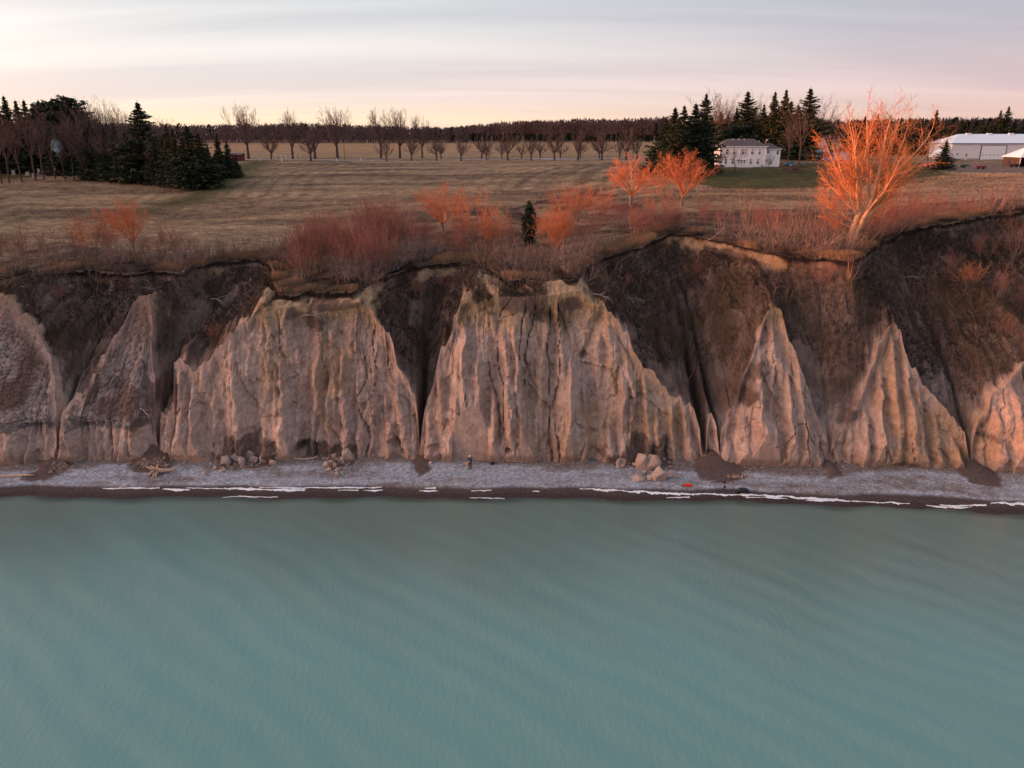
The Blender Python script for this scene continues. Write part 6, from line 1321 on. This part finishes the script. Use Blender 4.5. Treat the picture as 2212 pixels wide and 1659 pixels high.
for k, (x, y, z) in enumerate([(-1.1,-.3,1.15),(-.9,-.5,.1),(-.2,-1.0,1.2),(.2,-.9,-.2),(-.3,-.8,-.25),(-.9,.5,.9),(.1,.2,1.25),(-.6,-.9,.5)]):
    m = MB(); m.tube([(0,0,.5),(x*.5,y*.5,.5+(z-.5)*.4),(x,y,z)], [.24,.15,.04], 6); obj('root', m.mesh('root', DRIFT, True), parent=t)
q = onbeach(640, 993); t = thing('driftwood_branch', 'thin curved driftwood branch at the foot of the left buttress', 'driftwood', loc=tuple(q))
m = MB(); m.tube([(-2.6,0,.3),(-1.6,-.1,.25),(-.4,0,.15),(1.0,-.1,.12),(2.2,0,.22),(2.7,.1,.5)], [.04,.08,.10,.11,.10,.07], 6); obj('stem', m.mesh('branch', DRIFT, True), parent=t)
m = MB(); m.tube([(-1.6,-.1,.25),(-2.4,-.6,.12),(-3.0,-.9,.08)], [.06,.04,.02], 5); obj('twig', m.mesh('branch_twig', DRIFT), parent=t)
q = onbeach(560, 1033)
# person with controller
SKIN = mat('skin', (.55, .30, .22), rough=.6); NAVY = mat('navy_jacket', (.012, .03, .07), rough=.8); TROU = mat('dark_brown_trousers', (.035, .016, .016), rough=.9); CAPW = mat('white_cap', (.75, .70, .78), rough=.7); SHOE = mat('shoes_dark', (.05, .035, .03), rough=.8); GREYP = mat('controller_grey', (.6, .6, .65), rough=.4)
def skin_mesh(name, pts, edges, radii, root, m, parent, sub=2):
    me = bpy.data.meshes.new(name); me.from_pydata(pts, edges, []); o = obj(name, me, parent=parent)
    me.materials.append(m)
    s = o.modifiers.new('skin', 'SKIN'); s.use_smooth_shade = True
    for i, r_ in enumerate(radii): me.skin_vertices[0].data[i].radius = r_ if hasattr(r_, '__len__') else (r_, r_); me.skin_vertices[0].data[i].use_root = (i == root)
    u = o.modifiers.new('sub', 'SUBSURF'); u.levels = u.render_levels = sub
    return o
def person():
    q = onbeach(1015.5, 1012.5); t = thing('person', 'person in navy jacket and white cap standing on the beach holding a controller', 'person', loc=tuple(q), rz=R(-22))
    # facing -y (towards the lake); one continuous body
    P = [(0,0,.93),(0,0,1.12),(0,-.02,1.38),(0,-.02,1.49),(0,-.05,1.57),(0,-.06,1.68),
         (-.10,0,.86),(-.13,-.03,.48),(-.15,.02,.09),(-.16,-.14,.05),(.10,0,.86),(.12,-.01,.48),(.14,.03,.09),(.16,-.13,.05),
         (-.19,-.01,1.39),(-.24,-.02,1.12),(-.13,-.25,1.10),(.19,-.01,1.39),(.24,-.02,1.12),(.10,-.26,1.13)]
    E = [(0,1),(1,2),(2,3),(3,4),(4,5),(0,6),(6,7),(7,8),(8,9),(0,10),(10,11),(11,12),(12,13),(2,14),(14,15),(15,16),(2,17),(17,18),(18,19)]
    Rr = [(.16,.12),(.155,.115),(.17,.12),.06,.085,.095,.10,.065,.045,.04,.10,.065,.045,.04,.075,.055,.038,.075,.055,.038]
    skin_mesh('body', P, E, Rr, 0, SKIN, t)
    J = [(0,0,.88),(0,0,1.12),(0,-.02,1.39),(0,-.02,1.49),(-.19,-.01,1.40),(-.25,-.02,1.12),(-.14,-.22,1.10),(.19,-.01,1.40),(.25,-.02,1.12),(.11,-.23,1.13)]
    skin_mesh('jacket', J, [(0,1),(1,2),(2,3),(2,4),(4,5),(5,6),(2,7),(7,8),(8,9)], [(.20,.15),(.195,.15),(.205,.15),.085,.10,.08,.055,.10,.08,.055], 1, NAVY, t)
    T = [(0,0,.95),(-.10,0,.84),(-.13,-.03,.48),(-.15,.02,.12),(.10,0,.84),(.12,-.01,.48),(.14,.03,.12)]
    skin_mesh('trousers', T, [(0,1),(1,2),(2,3),(0,4),(4,5),(5,6)], [(.17,.13),.115,.085,.07,.115,.085,.07], 0, TROU, t)
    m = MB(); m.ball((0,-.06,1.735), (.112,.125,.085), 12, 8); m.box((-.08,-.26,1.70), (.08,-.14,1.715)); obj('cap', m.mesh('cap', CAPW, True), parent=t)
    m = MB(); m.ball((-.035,-.148,1.665), .012, 6, 4); m.ball((.035,-.148,1.665), .012, 6, 4); obj('eyes', m.mesh('eyes', DARK), parent=t)
    m = MB(); m.ball((0,-.165,1.635), (.014,.022,.022), 6, 5); m.ball((-.1,-.06,1.645), (.014,.03,.035), 6, 5); m.ball((.1,-.06,1.645), (.014,.03,.035), 6, 5); obj('nose_and_ears', m.mesh('nose_and_ears', SKIN, True), parent=t)
    m = MB(); m.ball((0,.0,1.62), (.098,.085,.08), 10, 6); obj('hair', m.mesh('hair', WOODD, True), parent=t)
    for s in (-1, 1):
        m = MB(); m.ball((s*.15,-.07,.05), (.055,.15,.06), 8, 6); obj('shoe', m.mesh('shoe', SHOE, True), parent=t)
        bx, by, bz = (-.115,-.30,1.105) if s < 0 else (.085,-.31,1.125)
        m = MB(); m.ball((bx, by, bz), (.038,.05,.028), 8, 6)
        for k in range(4):
            L = (.034,.042,.04,.032)[k]; yy = by - .03 + k * .018
            m.tube([(bx, yy, bz - .01), (bx - s*.035, yy - .005, bz - .028), (bx - s*(.035 + L*.5), yy - .008, bz - .012), (bx - s*(.03 + L*.6), yy - .008, bz + .012)], [.0095,.009,.008,.007], 5)
        m.tube([(bx, by + .01, bz + .015), (bx - s*.03, by - .01, bz + .035), (bx - s*.055, by - .02, bz + .038)], [.011,.010,.008], 5)
        obj('hand', m.mesh('hand', SKIN, True), parent=t)
    solid('chest_patch', [((.03,-.19,1.33),(.12,-.172,1.37))], CAPW, t)
    c = thing('controller', 'small pale remote controller held in the hands of the person', 'controller', loc=tuple(q), rz=R(-22))
    solid('body', [((-.09,-.345,1.10),(.06,-.27,1.14))], GREYP, c); m = MB(); m.tube([(-.05,-.30,1.14),(-.05,-.33,1.19)], .006, 5); m.tube([(.02,-.30,1.14),(.02,-.33,1.19)], .006, 5); obj('sticks', m.mesh('sticks', BLKM), parent=c)
person()
q = onbeach(1009.5, 1003); m = MB(); m.add([(-.6,-.22,.0),(.5,-.3,.0),(.55,.28,.0),(-.5,.3,.0),(-.55,-.2,.14),(.45,-.26,.16),(.5,.24,.2),(-.4,.26,.17)], [(3,2,1,0),(4,5,6,7),(0,1,5,4),(1,2,6,5),(2,3,7,6),(3,0,4,7)])
thing('flat_stone', 'flat pinkish slab just behind the standing person', 'stone', loc=tuple(q), me=m.mesh('flat_stone', CLAYROCK))
q = onbeach(1063.5, 1003); m = MB(); m.ball((0, 0, .14), (.34, .18, .16), 8, 6); m.ball((.2, .0, .24), (.14,.12,.1), 6, 5); thing('black_bag', 'small black bag on the sand right of the standing person', 'bag', loc=tuple(q), rz=.5, me=m.mesh('black_bag', BLKM, True))
# camera tripod, backpack, red blanket
q = onbeach(1564, 1064); t = thing('camera_tripod', 'camera on a dark tripod standing by the white foam line', 'tripod', loc=tuple(q))
m = MB(); m.tube([(0,0,.55),(0,0,1.25)], .035, 6); obj('centre_column', m.mesh('centre_column', BLKM), parent=t)
for a in (R(-160), R(-20), R(90)): m = MB(); m.tube([(0,0,.95),(math.cos(a)*.5,math.sin(a)*.5,-.03)], [.035,.022], 6); obj('leg', m.mesh('leg', BLKM), parent=t)
m = MB(); m.box((-.1,-.08,1.25),(.1,.08,1.42)); m.tube([(-.08,-.02,1.33),(-.32,-.1,1.33)], .07, 8); obj('camera_body', m.mesh('camera_body', BLKM), parent=t)
m = MB(); m.ball((.14,0,.72), (.09,.07,.13), 8, 6); obj('red_pouch', m.mesh('red_pouch', REDM, True), parent=t)
q = onbeach(1604, 1064); t = thing('black_backpack', 'black backpack lying on the pebbles right of the tripod', 'backpack', loc=tuple(q))
m = MB(); m.ball((0,0,.26), (.62,.36,.30), 12, 8); m.ball((.25,-.05,.34), (.40,.32,.26), 10, 6); obj('body', m.mesh('pack_body', BLKM, True), parent=t); m = MB(); m.ball((-.7,-.1,.14), (.24,.2,.14), 8, 6); obj('side_pocket', m.mesh('side_pocket', BLKM, True), parent=t)
m = MB(); m.tube([(-.4,-.1,.5),(-.42,-.15,.68),(-.25,-.15,.6)], .03, 5); m.tube([(.55,-.2,.15),(.85,-.3,.05),(1.05,-.32,.04)], .025, 5); obj('strap', m.mesh('pack_strap', BLKM), parent=t)
q = onbeach(1485.5, 1049); m = MB(); n = 9; V = [(x_ * .13 - .55, y_ * .14 - .28, .12 + .07 * math.sin(x_ * 1.9 + y_) + .05 * math.cos(y_ * 2.1)) for y_ in range(5) for x_ in range(n)]; F = [(y_ * n + x_, y_ * n + x_ + 1, (y_ + 1) * n + x_ + 1, (y_ + 1) * n + x_) for y_ in range(4) for x_ in range(n - 1)]
V2 = [(x_, y_, 0.0) for x_, y_, _ in V]; k = len(V); m.add(V + V2, F + [tuple(a + k for a in f[::-1]) for f in F] + [(x_ + 1, x_, x_ + k, x_ + 1 + k) for x_ in range(n - 1)])
thing('red_blanket', 'small bright orange-red cloth lying crumpled on the pebbles', 'cloth', loc=tuple(q), me=m.mesh('red_cloth', mat('orange_red_cloth', (.62, .045, .02), rough=.8)))
q = onbeach(1586.5, 1068)
